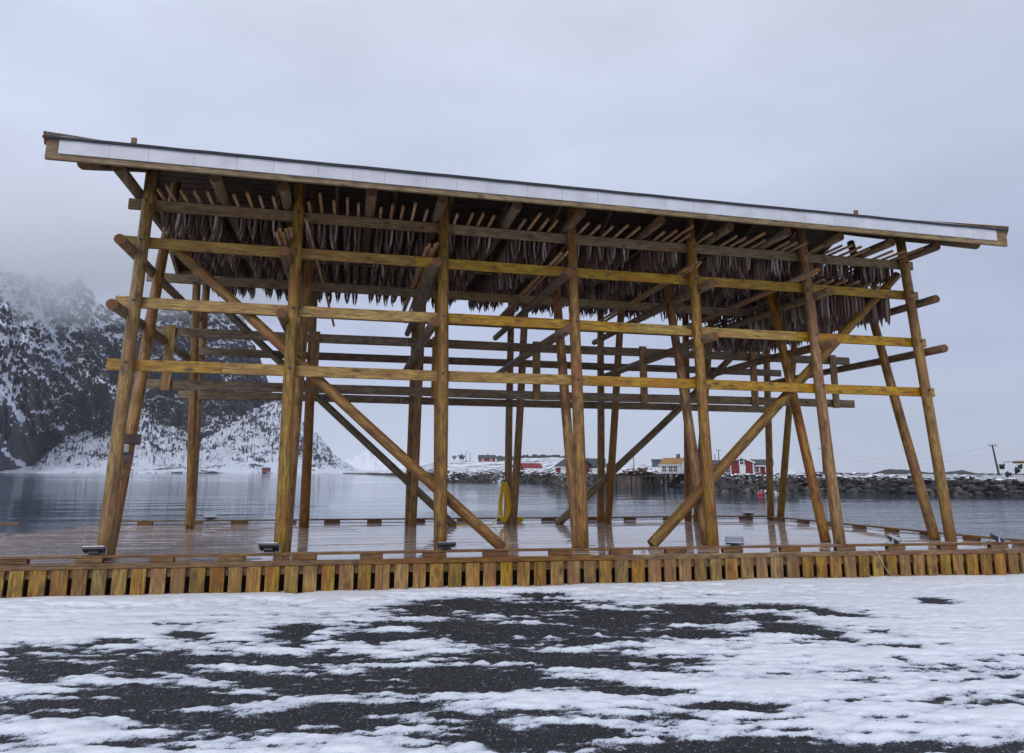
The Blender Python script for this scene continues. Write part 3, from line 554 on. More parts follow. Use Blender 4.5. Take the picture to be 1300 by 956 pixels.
# front rails
def runs(z, y, x0, x1, joints, name='rail', mats=RAIL, ht=.185, th=.062, dz=0):
    xs = [x0]+joints+[x1]
    for a, b in zip(xs, xs[1:]):
        j = random.uniform(-.006, .006); board(name, (a+.003, y+j*.5, z+j), (b-.003, y+j*.5, z+j+dz), th, ht, rack, mats)
FO = .125
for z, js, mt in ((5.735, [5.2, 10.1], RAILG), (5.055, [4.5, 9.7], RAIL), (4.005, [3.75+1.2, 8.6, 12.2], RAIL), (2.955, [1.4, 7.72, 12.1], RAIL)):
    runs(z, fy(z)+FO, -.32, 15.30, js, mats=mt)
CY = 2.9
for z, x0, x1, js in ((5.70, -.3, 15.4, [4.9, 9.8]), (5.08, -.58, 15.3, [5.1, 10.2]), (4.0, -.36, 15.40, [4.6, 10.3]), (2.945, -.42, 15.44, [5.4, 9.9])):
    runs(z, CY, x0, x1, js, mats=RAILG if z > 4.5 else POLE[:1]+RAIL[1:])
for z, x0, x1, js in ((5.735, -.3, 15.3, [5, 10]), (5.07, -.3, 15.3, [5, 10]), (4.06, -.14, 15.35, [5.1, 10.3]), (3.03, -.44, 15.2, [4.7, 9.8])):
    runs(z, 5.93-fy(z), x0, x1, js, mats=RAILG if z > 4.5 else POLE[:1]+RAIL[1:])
# poles running front to back: under the roof at every half bay, then at the second and third rail
for i, (x, y) in enumerate([(-.2, -.5), (1.2, -.44), (2.24, -.3), (3.67, -.41), (4.88, -.38), (6.2, -.4), (7.4, -.37), (8.98, -.33), (10.42, -.29), (11.66, -.3), (12.85, -.3), (14.1, -.25), (15.2, -.25)]):
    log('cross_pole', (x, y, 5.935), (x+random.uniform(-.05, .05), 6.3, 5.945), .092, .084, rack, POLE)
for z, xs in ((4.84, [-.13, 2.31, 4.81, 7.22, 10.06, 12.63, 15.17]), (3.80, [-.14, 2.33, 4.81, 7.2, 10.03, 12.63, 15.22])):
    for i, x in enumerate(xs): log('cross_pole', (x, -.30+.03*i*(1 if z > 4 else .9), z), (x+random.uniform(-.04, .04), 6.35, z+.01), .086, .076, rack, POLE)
# the cleats that hang the lower middle rail
for x in (-.03, 2.72, 5.2, 7.41, 9.92, 12.71, 14.89): board('cleat', (x, CY-.075, 2.83), (x, CY-.075, 4.12), .17, .045, rack, [POST[0], END], upv=(0, -1, 0)); 
# diagonal braces
log('diagonal_brace', (6.12, .30, .02), (.47, .66, 5.0), .098, .085, rack, POST); log('diagonal_brace', (8.86, .30, .02), (15.02, .70, 5.56), .10, .09, rack, POST)
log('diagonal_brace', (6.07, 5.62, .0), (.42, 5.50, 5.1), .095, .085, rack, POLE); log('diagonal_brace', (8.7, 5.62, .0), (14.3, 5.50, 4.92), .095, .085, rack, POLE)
# bolts
bmb = MB(); bmb.tube([(0, 0, 0), (0, -.022, 0)], .024, 8); b0 = bmb.build('bolt', DARKM, rack); b0.location = (BX[0], fy(5.735)-.1, 5.735); first = True
for i in range(7):
    for z in (5.735, 5.055, 4.005, 2.955):
        x = BX[i]+(TX[i]-BX[i])*z/5.75
        if first: first = False; b0.location = (x, fy(z)-.088, z); continue
        c = b0.copy(); COL.objects.link(c); c.parent = rack; c.location = (x+random.uniform(-.01, .01), fy(z)-.088, z+random.uniform(-.03, .03))
# roof
roof = empty('roof', (0, 0, 0)); roof.parent = rack
X0, X1 = -.93, 15.86
for k in range(14):
    x = -.85+k*(16.6/13)
    for s in (0, 1):
        ya, yb = (EY+.03, RY) if s == 0 else (EYR-.03, RY); board('rafter', (x, ya, ru(ya)+.125), (x, yb, ru(RY)+.125), .07, .21, roof, [UNDER_ := POLE[0], END])
for x in (-.55, 15.55): log('verge_pole', (x, -.85, ru(-.85)-.09), (x, RY, ru(RY)-.09), .095, .085, roof, POLE)
sb = MB(); nbd = 30
for s in (0, 1):
    for i in range(nbd):
        ya = EY-.02+(RY-EY)*i/nbd; yb = EY-.02+(RY-EY)*(i+1)/nbd-.006
        za, zb = EZ+.248+SL*(ya-EY), EZ+.248+SL*(yb-EY)
        if s: ya, yb = 2*RY-ya, 2*RY-yb
        if ya > EYR+.05: continue
        xa, xb = X0-random.uniform(0, .02), X1+random.uniform(0, .02); ms = random.uniform(4, 11)
        for p, q in ((xa, ms-.002), (ms+.002, xb)): sb.bar((p, (ya+yb)/2, (za+zb)/2), (q, (ya+yb)/2, (za+zb)/2), abs(yb-ya), .022, upv=(0, -SL if s == 0 else SL, 1), c=.002)
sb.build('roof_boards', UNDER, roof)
xs = lin(X0-.02, X1+.03, .16); yy = np.array([EY-.088, EY-.085, EY+.6, EY+1.8, RY, EYR-1.8, EYR-.6, EYR+.06]); Xf, Yf = np.meshgrid(xs, yy)
Zf = EZ+.272+SL*np.where(Yf < RY, Yf-EY, 2*RY-Yf-EY) + .008*(fbm(Xf*2.3, Yf*1.3, 3)-.5)*2; Zf[0] = Zf[1]-.03
fo = grid_obj('roofing_felt', Xf, Yf, Zf, FELT, parent=roof, smooth=False); sol = fo.modifiers.new('thickness', 'SOLIDIFY'); sol.thickness = .024; sol.offset = 1
for s, (yv, sg, zo) in enumerate(((EY-.03, -1, 0), (EYR+.03, 1, ru(EYR)-ru(EY)))):
    xs_ = [X0+.02, 4.7, 10.3, X1-.02]
    for a, b in zip(xs_, xs_[1:]): board('eaves_beam', (a+.002, yv, zo+EZ+.085+.004*random.random()), (b-.002, yv, zo+EZ+.085+.004*random.random()), .06, .34, roof, [RAILG[0], END])
    cl = MB(); x = X0+.19
    while x < X1-.3:
        l = random.choice([.62, .52, .6, .48, .66]); e = min(x+l, X1-.28); cl.bar((x+.002, yv+sg*(.041+random.uniform(0, .002)), zo+EZ+.135), (e-.002, yv+sg*(.041+random.uniform(0, .002)), zo+EZ+.135), .018, .262, c=.002); x = e
    cl.build('white_fascia', WHITE, roof)
for sx in (X0, X1):
    for s in (0, 1):
        ya = EY if s == 0 else EYR; board('verge_board', (sx, ya-.07*(1 if s == 0 else -1), ru(ya)+.22), (sx, RY, ru(RY)+.25), .035, .19, roof, [KERB[0], END])
for x, l in ((.2, .05), (12.5, .04)): board('batten_end', (x, EY-.0, EZ+.3), (x, EY+.0, EZ+.33+l), .07, .05, roof, KERB)

# ------------------------------------------------------------------ hanging sticks and fish
BAYN = ['leftmost bay', 'second bay', 'third bay', 'fourth bay', 'fifth bay', 'rightmost bay']; ORD = ['first', 'second', 'third', 'fourth', 'fifth', 'sixth', 'seventh', 'eighth', 'ninth', 'tenth', 'eleventh', 'twelfth']
sx_ = [[.22, .40, .58, .80, 1.0, 1.42, 1.64, 1.84, 2.05], [2.62, 2.82, 3.04, 3.27, 3.46, 3.86, 4.04, 4.22, 4.43, 4.64], [5.22, 5.47, 5.66, 5.86, 6.45, 6.65, 6.86, 7.05], [7.66, 7.9, 8.14, 8.4, 8.66, 9.22, 9.42, 9.6, 9.78], [10.15, 10.7, 10.92, 11.15, 11.38, 11.9, 12.1, 12.3], [12.72, 13.1, 13.3, 13.55, 13.8, 14.38, 14.6, 14.82]]
sticks = []      # (bay, ordinal, tier, x, ytip, z)
for b, l in enumerate(sx_):
    for k, x in enumerate(l): sticks.append((b, k, 0, x+random.uniform(-.015, .015), random.uniform(-.1, .12) - (.3 if random.random() < .12 else 0), 5.858))
for k, x in enumerate([12.78, 13.01, 13.29, 13.58, 13.97, 14.3, 14.62]): sticks.append((5, k, 1, x, .2+random.uniform(-.06, .1)+(.25 if k > 4 else 0), 5.178))
smesh = []
for v in range(4):
    o = board('drying_stick', (0, 0, 0), (6.3, 0, 0), .046, .046, None, STICK, c=.007); smesh.append(o)
usedm = [False]*4
for n, (b, k, tier, x, y, z) in enumerate(sticks):
    v = n % 4; o = smesh[v] if not usedm[v] else smesh[v].copy()
    if usedm[v]: COL.objects.link(o)
    usedm[v] = True
    M, _ = frame((x, y, z), (x+random.uniform(-.06, .06), y+6.2, z+.004)); o.matrix_world = M
    tag(o, 'thin stick, %s from the left across the %s rail, %s' % (ORD[k], 'top' if tier == 0 else 'second', BAYN[b]), 'stick', 'thin sticks laid across the %s rail' % ('top' if tier == 0 else 'second'))
k, t, B, NN, LL = newmat('dried_fish'); tcg = NN('ShaderNodeTexCoord').outputs['Object']; rd = NN('ShaderNodeNewGeometry').outputs['Random Per Island']; r_o = NN('ShaderNodeObjectInfo').outputs['Random']
rs = NN('ShaderNodeTexWhiteNoise'); rs.noise_dimensions = '1D'; LL(math_(t, 'ADD', math_(t, 'MULTIPLY', rd, 91), math_(t, 'MULTIPLY', r_o, 53)), rs.inputs['W'])
c = cr(t, rs.outputs[0], [(0, (.06, .032, .025)), (.45, (.16, .098, .074)), (.78, (.40, .29, .225)), (.92, (.66, .55, .47)), (1, (.85, .78, .70))]); n1 = noise(t, mapping(t, tcg, (30, 30, 6)), 1, 5, .6)
LL(mix(t, cr(t, n1, [(.35, 0.0), (.65, .75)]), c, (.13, .065, .048)), B.inputs['Base Color']); B.inputs['Roughness'].default_value = .5; bump(t, B, n1, .5, .01); FISH = k
def fish_vf(Ln, bow, rings=9, n=8, wob=0.0, flare=1.0):
    V = []
    for i in range(rings):
        q = i/(rings-1); z = -q*Ln; off = .012+bow*math.sin(math.pi*min(1, q*1.02))**.8
        a = (.006+.015*math.sin(math.pi*min(1, q*.93+.03)))*flare; bb_ = .010+.036*math.sin(math.pi*min(1, q**.75*.9))**.9
        if q == 0: bb_ = .030; a = .004
        if i == 1: bb_ = .012; a = .007
        if i == rings-1: a *= .5; bb_ *= .6
        tw = wob*math.sin(q*5)
        for j in range(n):
            an = 2*math.pi*j/n; V.append((off+a*math.cos(an)+tw*.3, bb_*math.sin(an)+tw, z+(.02*math.sin(j*2.4+bow*300) if i == rings-1 else 0)))
    F = [(i*n+j, (i+1)*n+j, (i+1)*n+(j+1) % n, i*n+(j+1) % n) for i in range(rings-1) for j in range(n)]; F += [tuple(range(n)), tuple(range(rings*n-1, rings*n-n-1, -1))]
    return V, F
def fmesh(Ln, bow, wob, flare=1.0):
    V, F = fish_vf(Ln, bow, wob=wob, flare=flare); me = bpy.data.meshes.new('fish'); me.from_pydata(V, [], F); me.polygons.foreach_set('use_smooth', [True]*(len(F)-2)+[False]*2); me.materials.append(FISH); return me
short = [fmesh(random.uniform(.44, .56), random.uniform(.020, .046), random.uniform(-.012, .012)) for _ in range(8)]
long_ = [fmesh(random.uniform(.62, .76), random.uniform(.012, .03), random.uniform(-.015, .015), 1.25) for _ in range(7)]
SV, SF = [], []; nfish = 0
proto_s = [fish_vf(.45+.02*v, .018+.005*v, 6, 6, .01*(v % 3-1)) for v in range(6)]; proto_l = [fish_vf(.60+.03*v, .012+.004*v, 6, 6, .01*(v % 3-1), 1.25) for v in range(5)]
for (b, kk, tier, x, y, z) in sticks:
    yy_ = (.66 if tier == 0 else .60)+.05*random.random(); kf = 0
    while yy_ < 6.0:
        zt = z+.02; 
        if kf < (4 if tier == 0 else 7):
            r = empty('dried_fish_pair', (x+random.uniform(-.008, .008), yy_, zt), random.uniform(-.35, .35)); r.rotation_euler.y = random.uniform(-.02, .02)
            for s in (0, 1):
                o = bpy.data.objects.new('fish', random.choice(short if tier == 0 else long_)); o.rotation_euler.z = s*math.pi; o.location = (0, 0, 0); o.scale.z = random.uniform(.94, 1.04); link(o, r)
            tag(r, '%s fish pair from the front, %s stick of the %s%s' % (ORD[kf], ORD[kk], BAYN[b], ', top rail' if tier == 0 else ', second rail'), 'dried fish', 'pairs of dried fish hanging by the tail from the sticks'); nfish += 1
        else:
            for s in (0, 1):
                V, F = random.choice(proto_s if tier == 0 else proto_l); a = random.uniform(-.5, .5)+s*math.pi; ca, sa = math.cos(a), math.sin(a); bb0 = len(SV); sz_ = random.uniform(.86, 1.1)*(1 if tier or yy_ < 3.8 else 1-.17*min(1, (yy_-3.8)/1.6))
                SV += [(x+vx*ca-vy*sa, yy_+vx*sa+vy*ca, zt+vz*sz_) for vx, vy, vz in V]; SF += [tuple(i+bb0 for i in f) for f in F]
        yy_ += random.uniform(.085, .135)*(1 if kf < 5 else 1.35) if not (b in (1, 2) and tier == 0 and kf > 3 and random.random() < .12) else .25; kf += 1
o = mesh('dried_fish', SV, SF, FISH, smooth=True); tag(o, 'dense rows of dried fish hanging further back under the roof', 'dried fish', kind='stuff'); print('pairs', nfish)
# spare sticks stored in bundles on the second rail beside the posts
bund = [(1, 'second', 2.16, 5, -.12), (2, 'third', 4.66, 5, .05), (3, 'fourth', 7.06, 4, .0), (4, 'fifth', 9.72, 4, -.1), (5, 'sixth', 12.24, 4, -.15)]
for bi, nm, x, n, y in bund:
    for j in range(n):
        zz = 5.175+(.052 if j % 2 else 0)+(.1 if j == n-1 and n > 4 else 0); v = j % 4; o = smesh[v].copy(); COL.objects.link(o); dy = random.uniform(-.12, .1)
        M, _ = frame((x+j*.050, y+dy, zz+.004*j), (x+j*.050+random.uniform(-.05, .08), 6.0, zz-.02)); o.matrix_world = M
        tag(o, 'spare stick, %s from left in the bundle beside the %s post' % (ORD[j], nm), 'stick', 'spare sticks bundled on the second rail')
o = smesh[1].copy(); COL.objects.link(o); M, _ = frame((2.62, -.2, 5.42), (2.95, 5.6, 4.95)); o.matrix_world = M; tag(o, 'single slanting stick leaning just right of the second post', 'stick')

# ------------------------------------------------------------------ small things on the quay
def floodlight(loc, rz, tilt, label):
    r = empty('floodlight', loc, rz); tag(r, label, 'floodlight', 'floodlights along the edge of the quay'); r.scale = (.82,)*3
    M = Matrix.Translation((0, 0, .10)) @ Matrix.Rotation(tilt, 4, 'X')
    b = MB(); b.bar((-.17, 0, 0), (.17, 0, 0), .235, .045, c=.008)
    for i in range(9): b.bar((-.15+i*.0375, -.1, -.035), (-.15+i*.0375, .1, -.035), .006, .035, c=.001)
    b.bar((-.08, 0, -.055), (.08, 0, -.055), .11, .05, c=.006); b.build('housing', DARKM, r, M=M)
    b = MB()
    for p, q in (((-.172, -.113, .026), (.172, -.113, .026)), ((-.172, .113, .026), (.172, .113, .026))): b.bar(p, q, .02, .012, c=.002)
    for x in (-.165, .165): b.bar((x, -.1, .026), (x, .1, .026), .02, .012, c=.002)
    b.build('bezel', ALU, r, M=M)
    b = MB(); b.box((0, 0, .0245), .31, .20, .004); b.build('lens', GLASS, r, M=M)
    b = MB()
    for x in (-.185, .185): b.bar((x, 0, .012), (x, 0, .11), .035, .006, upv=(1, 0, 0), c=.001)
    b.bar((-.188, 0, .010), (.188, 0, .010), .035, .006, c=.001); b.build('bracket', ALU, r)
    b = MB(); b.tube([(.05, .06, .05), (.12, .12, .02), (.10, .2, -.02), (.02, .24, -.05), (-.05, .25, -.09)], .006, 6); b.build('cable', DARKM, r)
KZ = .107
for x, rz, ti, lb in ((.0, .05, -.32, 'grey floodlight on the front kerb just left of the leftmost post'), (2.40, -.2, -.5, 'grey floodlight on the front kerb at the foot of the second post'),
                      (5.02, .0, -.25, 'grey floodlight on the front kerb at the foot of the third post'), (9.78, -.5, .45, 'grey floodlight on the front kerb beside the fifth post'),
                      (12.72, .7, .5, 'grey floodlight on the front kerb right of the sixth post'), (14.75, .9, .45, 'grey floodlight on the front kerb right of the rightmost post')):
    floodlight((x, front(x)+.07, KZ), rz, ti, lb)
floodlight((.22, 7.14, KZ), .3, .4, 'small floodlight on the rear kerb behind the leftmost rear post'); floodlight((14.45, 6.28, KZ), -.4, .3, 'small floodlight on the rear kerb left of the rightmost rear post')
# socket boxes on the leftmost raking leg
sk_ = empty('socket_mount', (.0, .60, 1.66)); tag(sk_, 'two short brown boards with a small white socket box on the left leg', 'socket mount')
BRN = wood('purple_brown_board', (.17, .11, .105), (.11, .07, .065), (.13, .08, .07), vary=.1)
board('backing_board', (-.10, -.02-.12, .135), (.22, .08-.12, .125), .045, .17, sk_, [BRN, END]); board('backing_board', (-.15, -.05-.12, -.155), (.15, .05-.12, -.16), .05, .17, sk_, [BRN, RAIL[1]])
b = MB(); b.box((.02, -.135, -.015), .125, .06, .125, bev=.01); b.box((.02, -.17, -.015), .08, .012, .085, bev=.004); b.build('socket_box', plain('white_plastic', (.62, .64, .68), .4, var=.04), sk_)
# yellow hose hung on a rear leg
def ring(cx, cz, w_, h_, y, ph, wob):
    P = []
    for i in range(33):
        a = 2*math.pi*i/32; k = .5-.5*math.cos(a); P.append((cx+w_*math.sin(a)*(.45+.55*k)*(1+.05*math.sin(3*a+ph)), y+wob*math.sin(2*a+ph), cz-h_*k))
    return P
b = MB()
for i in range(11):
    b.tube(ring(7.30+random.uniform(-.05, .04), 1.02+random.uniform(-.03, .02), random.uniform(.07, .155), random.uniform(.80, .98), 5.48+i*.016, i*1.3, .012), .0115, 6)
b.tube([(7.15, 5.5, .3), (7.1, 5.48, .12), (6.98, 5.5, .02), (6.6, 5.62, .012), (6.2, 5.55, .012), (5.9, 5.7, .012)], .0125, 6)
o = b.build('hose', YEL); tag(o, 'coiled yellow hose hanging in long loops on the middle rear leg', 'hose')
b = MB()
for i in range(7): b.tube([(7.78+(.17+.012*i)*math.cos(a*.4), 6.35+(.11+.008*i)*math.sin(a*.4), .015+.018*i) for a in range(17)], .011, 6)
o = b.build('hose', YEL); tag(o, 'small flat coil of yellow hose lying on the deck by the rear kerb', 'hose')
b = MB(); p0 = Vector((12.22, front(12.22)-.055, .0)); b.tube([p0+Vector((-.02, .12, .015)), p0+Vector((0, .0, .012)), p0+Vector((.03, -.03, -.03)), p0+Vector((.10, -.035, -.16)), p0+Vector((.18, -.03, -.30)), p0+Vector((.26, -.05, -.40)), p0+Vector((.36, -.1, -.41))], .007, 6)
o = b.build('rope', plain('pale_rope', (.42, .38, .3), .8)); tag(o, 'thin pale rope hanging over the front skirting planks at right', 'rope')
# a few bits of litter on the deck
b = MB(); b.bar((8.35, front(8.35)+.5, .02), (8.42, front(8.4)+.52, .02), .05, .03); o = b.build('wood_chip', plain('chip', (.5, .45, .38), .7)); tag(o, 'small pale wood chip lying on the deck behind the front kerb', 'wood chip')

# ------------------------------------------------------------------ the village
REDW = plain('red_boards', (.20, .022, .022), .7, var=.18, scale=1.5); WHW = plain('white_boards', (.66, .66, .68), .7, var=.06, scale=1.2); DKROOF = plain('slate_roof', (.045, .05, .06), .7, var=.3, scale=2)
ORROOF = plain('ochre_roof', (.30, .165, .06), .75, var=.2, scale=2); GLZ = plain('window_glass', (.05, .06, .08), .15, var=.1); GREYW = plain('grey_boards', (.13, .125, .125), .75, var=.2, scale=1.5)
PILE = plain('tarred_piles', (.035, .028, .024), .8, var=.3); CONC = plain('old_quay_wall', (.13, .10, .075), .85, var=.3, scale=.6, bumpy=.4, c2=(.05, .045, .04)); TRIM = plain('white_trim', (.7, .7, .72), .6, var=.03)
def zat(py, d, px=650): return CAM.z + (598+(px-650)*.0033-py)/FPX*d
def house(name, px0, px1, yr, ye, yb, d, wall, roofm, label, gable=False, depth=None, rot=0, wins=(), chim=None, piles=None, door=None, trim=False, snowy=False):
    s = d/FPX; x, y = polar((px0+px1)/2, d); w_ = (px1-px0)*s/math.cos(bearing((px0+px1)/2)-YAW); dp = depth or w_*.8; pm = (px0+px1)/2
    zr, ze, zb = zat(yr, d, pm), zat(ye, d, pm), zat(yb, d, pm); a = bearing(pm)
    r = empty(name, (x, y, zb), -a+rot); tag(r, label, 'house' if 'boathouse' not in name else 'boathouse'); H = ze-zb; G = zr-zb
    b = MB(); hw = w_/2; ov = .25
    if gable:   # the gable faces the camera
        b.add([(-hw, 0, 0), (hw, 0, 0), (hw, 0, H), (0, 0, G), (-hw, 0, H), (-hw, dp, 0), (hw, dp, 0), (hw, dp, H), (0, dp, G), (-hw, dp, H)], [(0, 1, 2, 3, 4), (6, 5, 9, 8, 7), (1, 6, 7, 2), (5, 0, 4, 9), (4, 3, 8, 9), (3, 2, 7, 8)])
        b.build('wall', wall, r); b = MB()
        for sg in (-1, 1):
            dx = hw+ov; dz = (G-H)/hw*dx; V = [(0, -ov, G+.03), (sg*dx, -ov, G+.03-dz), (sg*dx, dp+ov, G+.03-dz), (0, dp+ov, G+.03)]; V += [(v[0], v[1], v[2]+.16) for v in V]; b.add(V, [(0, 1, 2, 3), (7, 6, 5, 4), (0, 4, 5, 1), (1, 5, 6, 2), (2, 6, 7, 3), (3, 7, 4, 0)])
        ro = b.build('roof', roofm, r)
        if trim:
            b = MB()
            for sg in (-1, 1): b.bar((0, -ov-.04, G+.08), (sg*(hw+ov), -ov-.04, G+.08-(G-H)/hw*(hw+ov)), .05, .22); b.bar((sg*(hw-.08), -.05, 0), (sg*(hw-.08), -.05, H), .18, .06, upv=(0, 1, 0))
            b.build('trim', TRIM, r)
    else:
        b.add([(-hw, 0, 0), (hw, 0, 0), (hw, 0, H), (-hw, 0, H), (-hw, dp, 0), (hw, dp, 0), (hw, dp, H), (-hw, dp, H), (-hw, dp/2, G), (hw, dp/2, G)], [(0, 1, 2, 3), (5, 4, 7, 6), (1, 5, 6, 9, 2), (4, 0, 3, 8, 7), (3, 2, 9, 8), (6, 7, 8, 9)])
        b.build('wall', wall, r); b = MB(); k = (G-H)/(dp/2)
        for sg in (0, 1):
            y0 = -ov if sg == 0 else dp+ov; V = [(-hw-ov, y0, H-ov*k+.03), (hw+ov, y0, H-ov*k+.03), (hw+ov, dp/2, G+.03), (-hw-ov, dp/2, G+.03)]; V += [(v[0], v[1], v[2]+.16) for v in V]; b.add(V, [(0, 1, 2, 3), (7, 6, 5, 4), (0, 4, 5, 1), (1, 5, 6, 2), (2, 6, 7, 3), (3, 7, 4, 0)])
        ro = b.build('roof', roofm, r)
        if trim:
            b = MB(); b.bar((-hw-ov, -ov-.03, H-ov*k+.02), (hw+ov, -ov-.03, H-ov*k+.02), .05, .2)
            for sg in (-1, 1): b.bar((sg*(hw-.08), -.05, 0), (sg*(hw-.08), -.05, H), .16, .06, upv=(0, 1, 0))
            b.build('trim', TRIM, r)
    for (fx, fz, ww, wh) in wins:
        b = MB(); b.box((fx*hw, -.04, fz*H), ww+.25, .08, wh+.25, bev=.01); f = b.build('window', TRIM, r)
        b = MB(); n_ = 2 if ww > .7 else 1
        for i in range(n_):
            for j in range(2): b.box((fx*hw+(i-(n_-1)/2)*ww/n_*1.02, -.09, fz*H+(j-.5)*wh*.52), ww/n_*.84, .03, wh*.42, bev=.003)
        b.build('pane', GLZ, f)
    if door: b = MB(); b.box((door[0]*hw, -.05, door[2]/2), door[1], .1, door[2], bev=.01); b.build('door', TRIM if len(door) < 4 else door[3], r)
    if chim is not None: b = MB(); b.box((chim*hw, dp/2, G+.35), .6, .6, 1.1); b.build('chimney', GREYW, ro)
    if piles:
        b = MB(); n_ = max(4, int(w_/1.5))
        for i in range(n_+1):
            for j in range(3):
                X_ = -hw-.5+i*(w_+1)/n_; Y_ = -.7+j*(dp+1)/2; pb_ = MB(); pb_.tube([(X_+random.uniform(-.1, .1), Y_, SEA-1.5-zb), (X_, Y_, -.1)], .13, 6); pb_.build('pile', PILE, r)
        for i in range(n_): b = MB(); b.bar((-hw-.5+i*(w_+1)/n_, -.7, SEA+.3-zb), (-hw-.5+(i+1)*(w_+1)/n_, -.7, -.3), .08, .12); b.build('cross_brace', PILE, r)
        b = MB(); b.box((0, dp/2-.3, -.15), w_+1.6, dp+1.8, .22); b.build('platform', PILE, r)
    return r
house('red_cottage', 608, 629, 578.6, 582.5, 586.5, 360, REDW, DKROOF, 'tiny dark red house standing highest on the snowy hill', wins=[(-.5, .5, 1, 1), (.5, .5, 1, 1)], chim=.1, depth=9)
house('grey_house', 631, 652, 580.5, 582.6, 586, 370, GREYW, DKROOF, 'low grey house right of the hilltop red house', chim=.5, depth=8)
house('red_cottage', 666, 690, 589, 595, 600.2, 225, REDW, REDW, 'red cottage with red roof low on the snowy slope left of the boathouse', wins=[(-.55, .5, .9, .9), (.2, .45, 1.2, 1.1)], depth=7, rot=.3, trim=True)
house('grey_shed', 651.5, 656.5, 591, 593, 597.5, 225, GREYW, DKROOF, 'small blue grey shed left of the red cottage', depth=2.5)
house('red_boathouse', 704, 731, 584, 593, 605, 140, REDW, DKROOF, 'red boathouse on piles with dark roof and a pale door', depth=8, rot=-.5, door=(-.1, 1.3, 2.0), piles=True, trim=True)
house('red_boathouse', 744, 768, 583.5, 593, 606, 145, REDW, DKROOF, 'dark roofed red boathouse with a white band above its door', depth=7, door=(.2, 1.8, 1.9), wins=[(-.5, .62, .8, .7)], piles=True)
house('red_boathouse', 770, 783, 583.5, 591, 600, 150, REDW, DKROOF, 'narrow red boathouse gable edged in white beside the brown quay wall', gable=True, depth=7, trim=True)
house('white_house', 839, 863, 583.2, 590.5, 601, 138, WHW, ORROOF, 'white house with ochre roof and chimney on dark piles', wins=[(-.55, .5, .8, 1.0), (.1, .5, .8, 1.0), (.6, .5, .8, 1.0)], chim=.45, depth=5, piles=True, rot=-.35, trim=True)
house('dark_barn', 829, 841, 584.5, 585.5, 593, 190, plain('blue_grey_boards', (.07, .085, .11), .7), DKROOF, 'dark blue grey barn just left of the white house', depth=6)
house('red_boathouse', 930, 955.5, 583, 588.4, 602.3, 122, REDW, DKROOF, 'tall red boathouse gable with white trim and white double door', gable=True, depth=9, wins=[(0, 1.08, .62, .85)], door=(.05, .95, 1.5), trim=True, piles=True)
house('red_annex', 956, 979, 585.5, 592, 603, 124, REDW, DKROOF, 'lower red annex with dark roof right of the tall red boathouse', wins=[(-.4, .6, .7, .8), (.6, .6, .7, .8)], depth=7, trim=True, piles=True)
house('red_cottage', 918, 929, 590, 593.5, 601, 128, REDW, DKROOF, 'small red cottage with one white window left of the tall red boathouse', wins=[(.3, .55, .9, .8)], depth=5)
house('white_house', 870, 884, 587, 591, 600, 150, WHW, DKROOF, 'small white house with dark roof between the middle poles', depth=6, wins=[(0, .5, .9, .9)])
house('grey_house', 888, 915, 586, 591, 600, 160, GREYW, DKROOF, 'long grey waterfront house seen behind the fifth post', depth=6)
house('red_cottage', 334, 343, 594.2, 596, 599, 668, plain('faded_red', (.26, .06, .04), .7), DKROOF, 'tiny faded red cabin on the shore below the mountain', depth=5)
# quay wall, pier and heaps
def quaywall():
    p = [polar(a, d) for a, d in ((764, 126), (817, 122))]; A_ = Vector((*p[0], 0)); B_ = Vector((*p[1], 0)); d = (B_-A_).normalized(); n = Vector((-d.y, d.x, 0)); n = n if n.y > 0 else -n
    r = empty('quay_wall', A_); tag(r, 'brown streaked quay wall between the boathouses and the white house', 'quay wall'); top = .45
    b = MB(); k = 14; L_ = (B_-A_).length
    for i in range(k): b.bar(d*(L_*i/k+.02)+Vector((0, 0, top/2-1.4+random.uniform(-.02, .02)))+n*(2+random.uniform(-.05, .05)), d*(L_*(i+1)/k-.02)+Vector((0, 0, top/2-1.4))+n*2, 4, 2.8+top, c=.05)
    b.build('wall', CONC, r); b = MB(); b.bar(Vector((0, 0, top+.13))+n*.2, d*L_+Vector((0, 0, top+.13))+n*.2, .5, .22); b.build('capping_beam', PILE, r)
quaywall()
x, y = polar(829, 122); pr = empty('pier', (x, y, .5), -bearing(829)); tag(pr, 'dark timber pier on crossed piles left of the white house', 'pier')
b = MB(); b.box((0, 3, 0), 4.2, 6, .25); b.build('deck', PILE, pr); b = MB()
for i in range(6):
    for j in (0, 3, 6): b = MB(); b.tube([(-1.9+i*.76+random.uniform(-.1, .1), j, -3.5), (-1.9+i*.76, j, 0)], .12, 6); b.build('pile', PILE, pr)
for i in range(5): b = MB(); b.bar((-1.9+i*.76, -.1, -1.9), (-1.1+i*.76, -.1, -.2), .06, .12); b.build('cross_brace', PILE, pr)
P = []; sz = []
for j in range(170):
    px = random.uniform(784, 838); d = 132+random.uniform(0, 14); x, y = polar(px, d); P.append((x, y, zat(602, d)+random.uniform(0, 1.1)*math.sin((px-784)/54*math.pi))); sz.append(random.uniform(.3, .8))
rocks('net_heap', np.array(P), np.array(sz), island_mat('rusty_heap', [(0, (.06, .035, .025)), (.6, (.16, .08, .05)), (1, (.2, .16, .13))], .8, snow=(.8, 1.0, .6)), 'rust brown heap of nets and gear with snow above the quay wall')
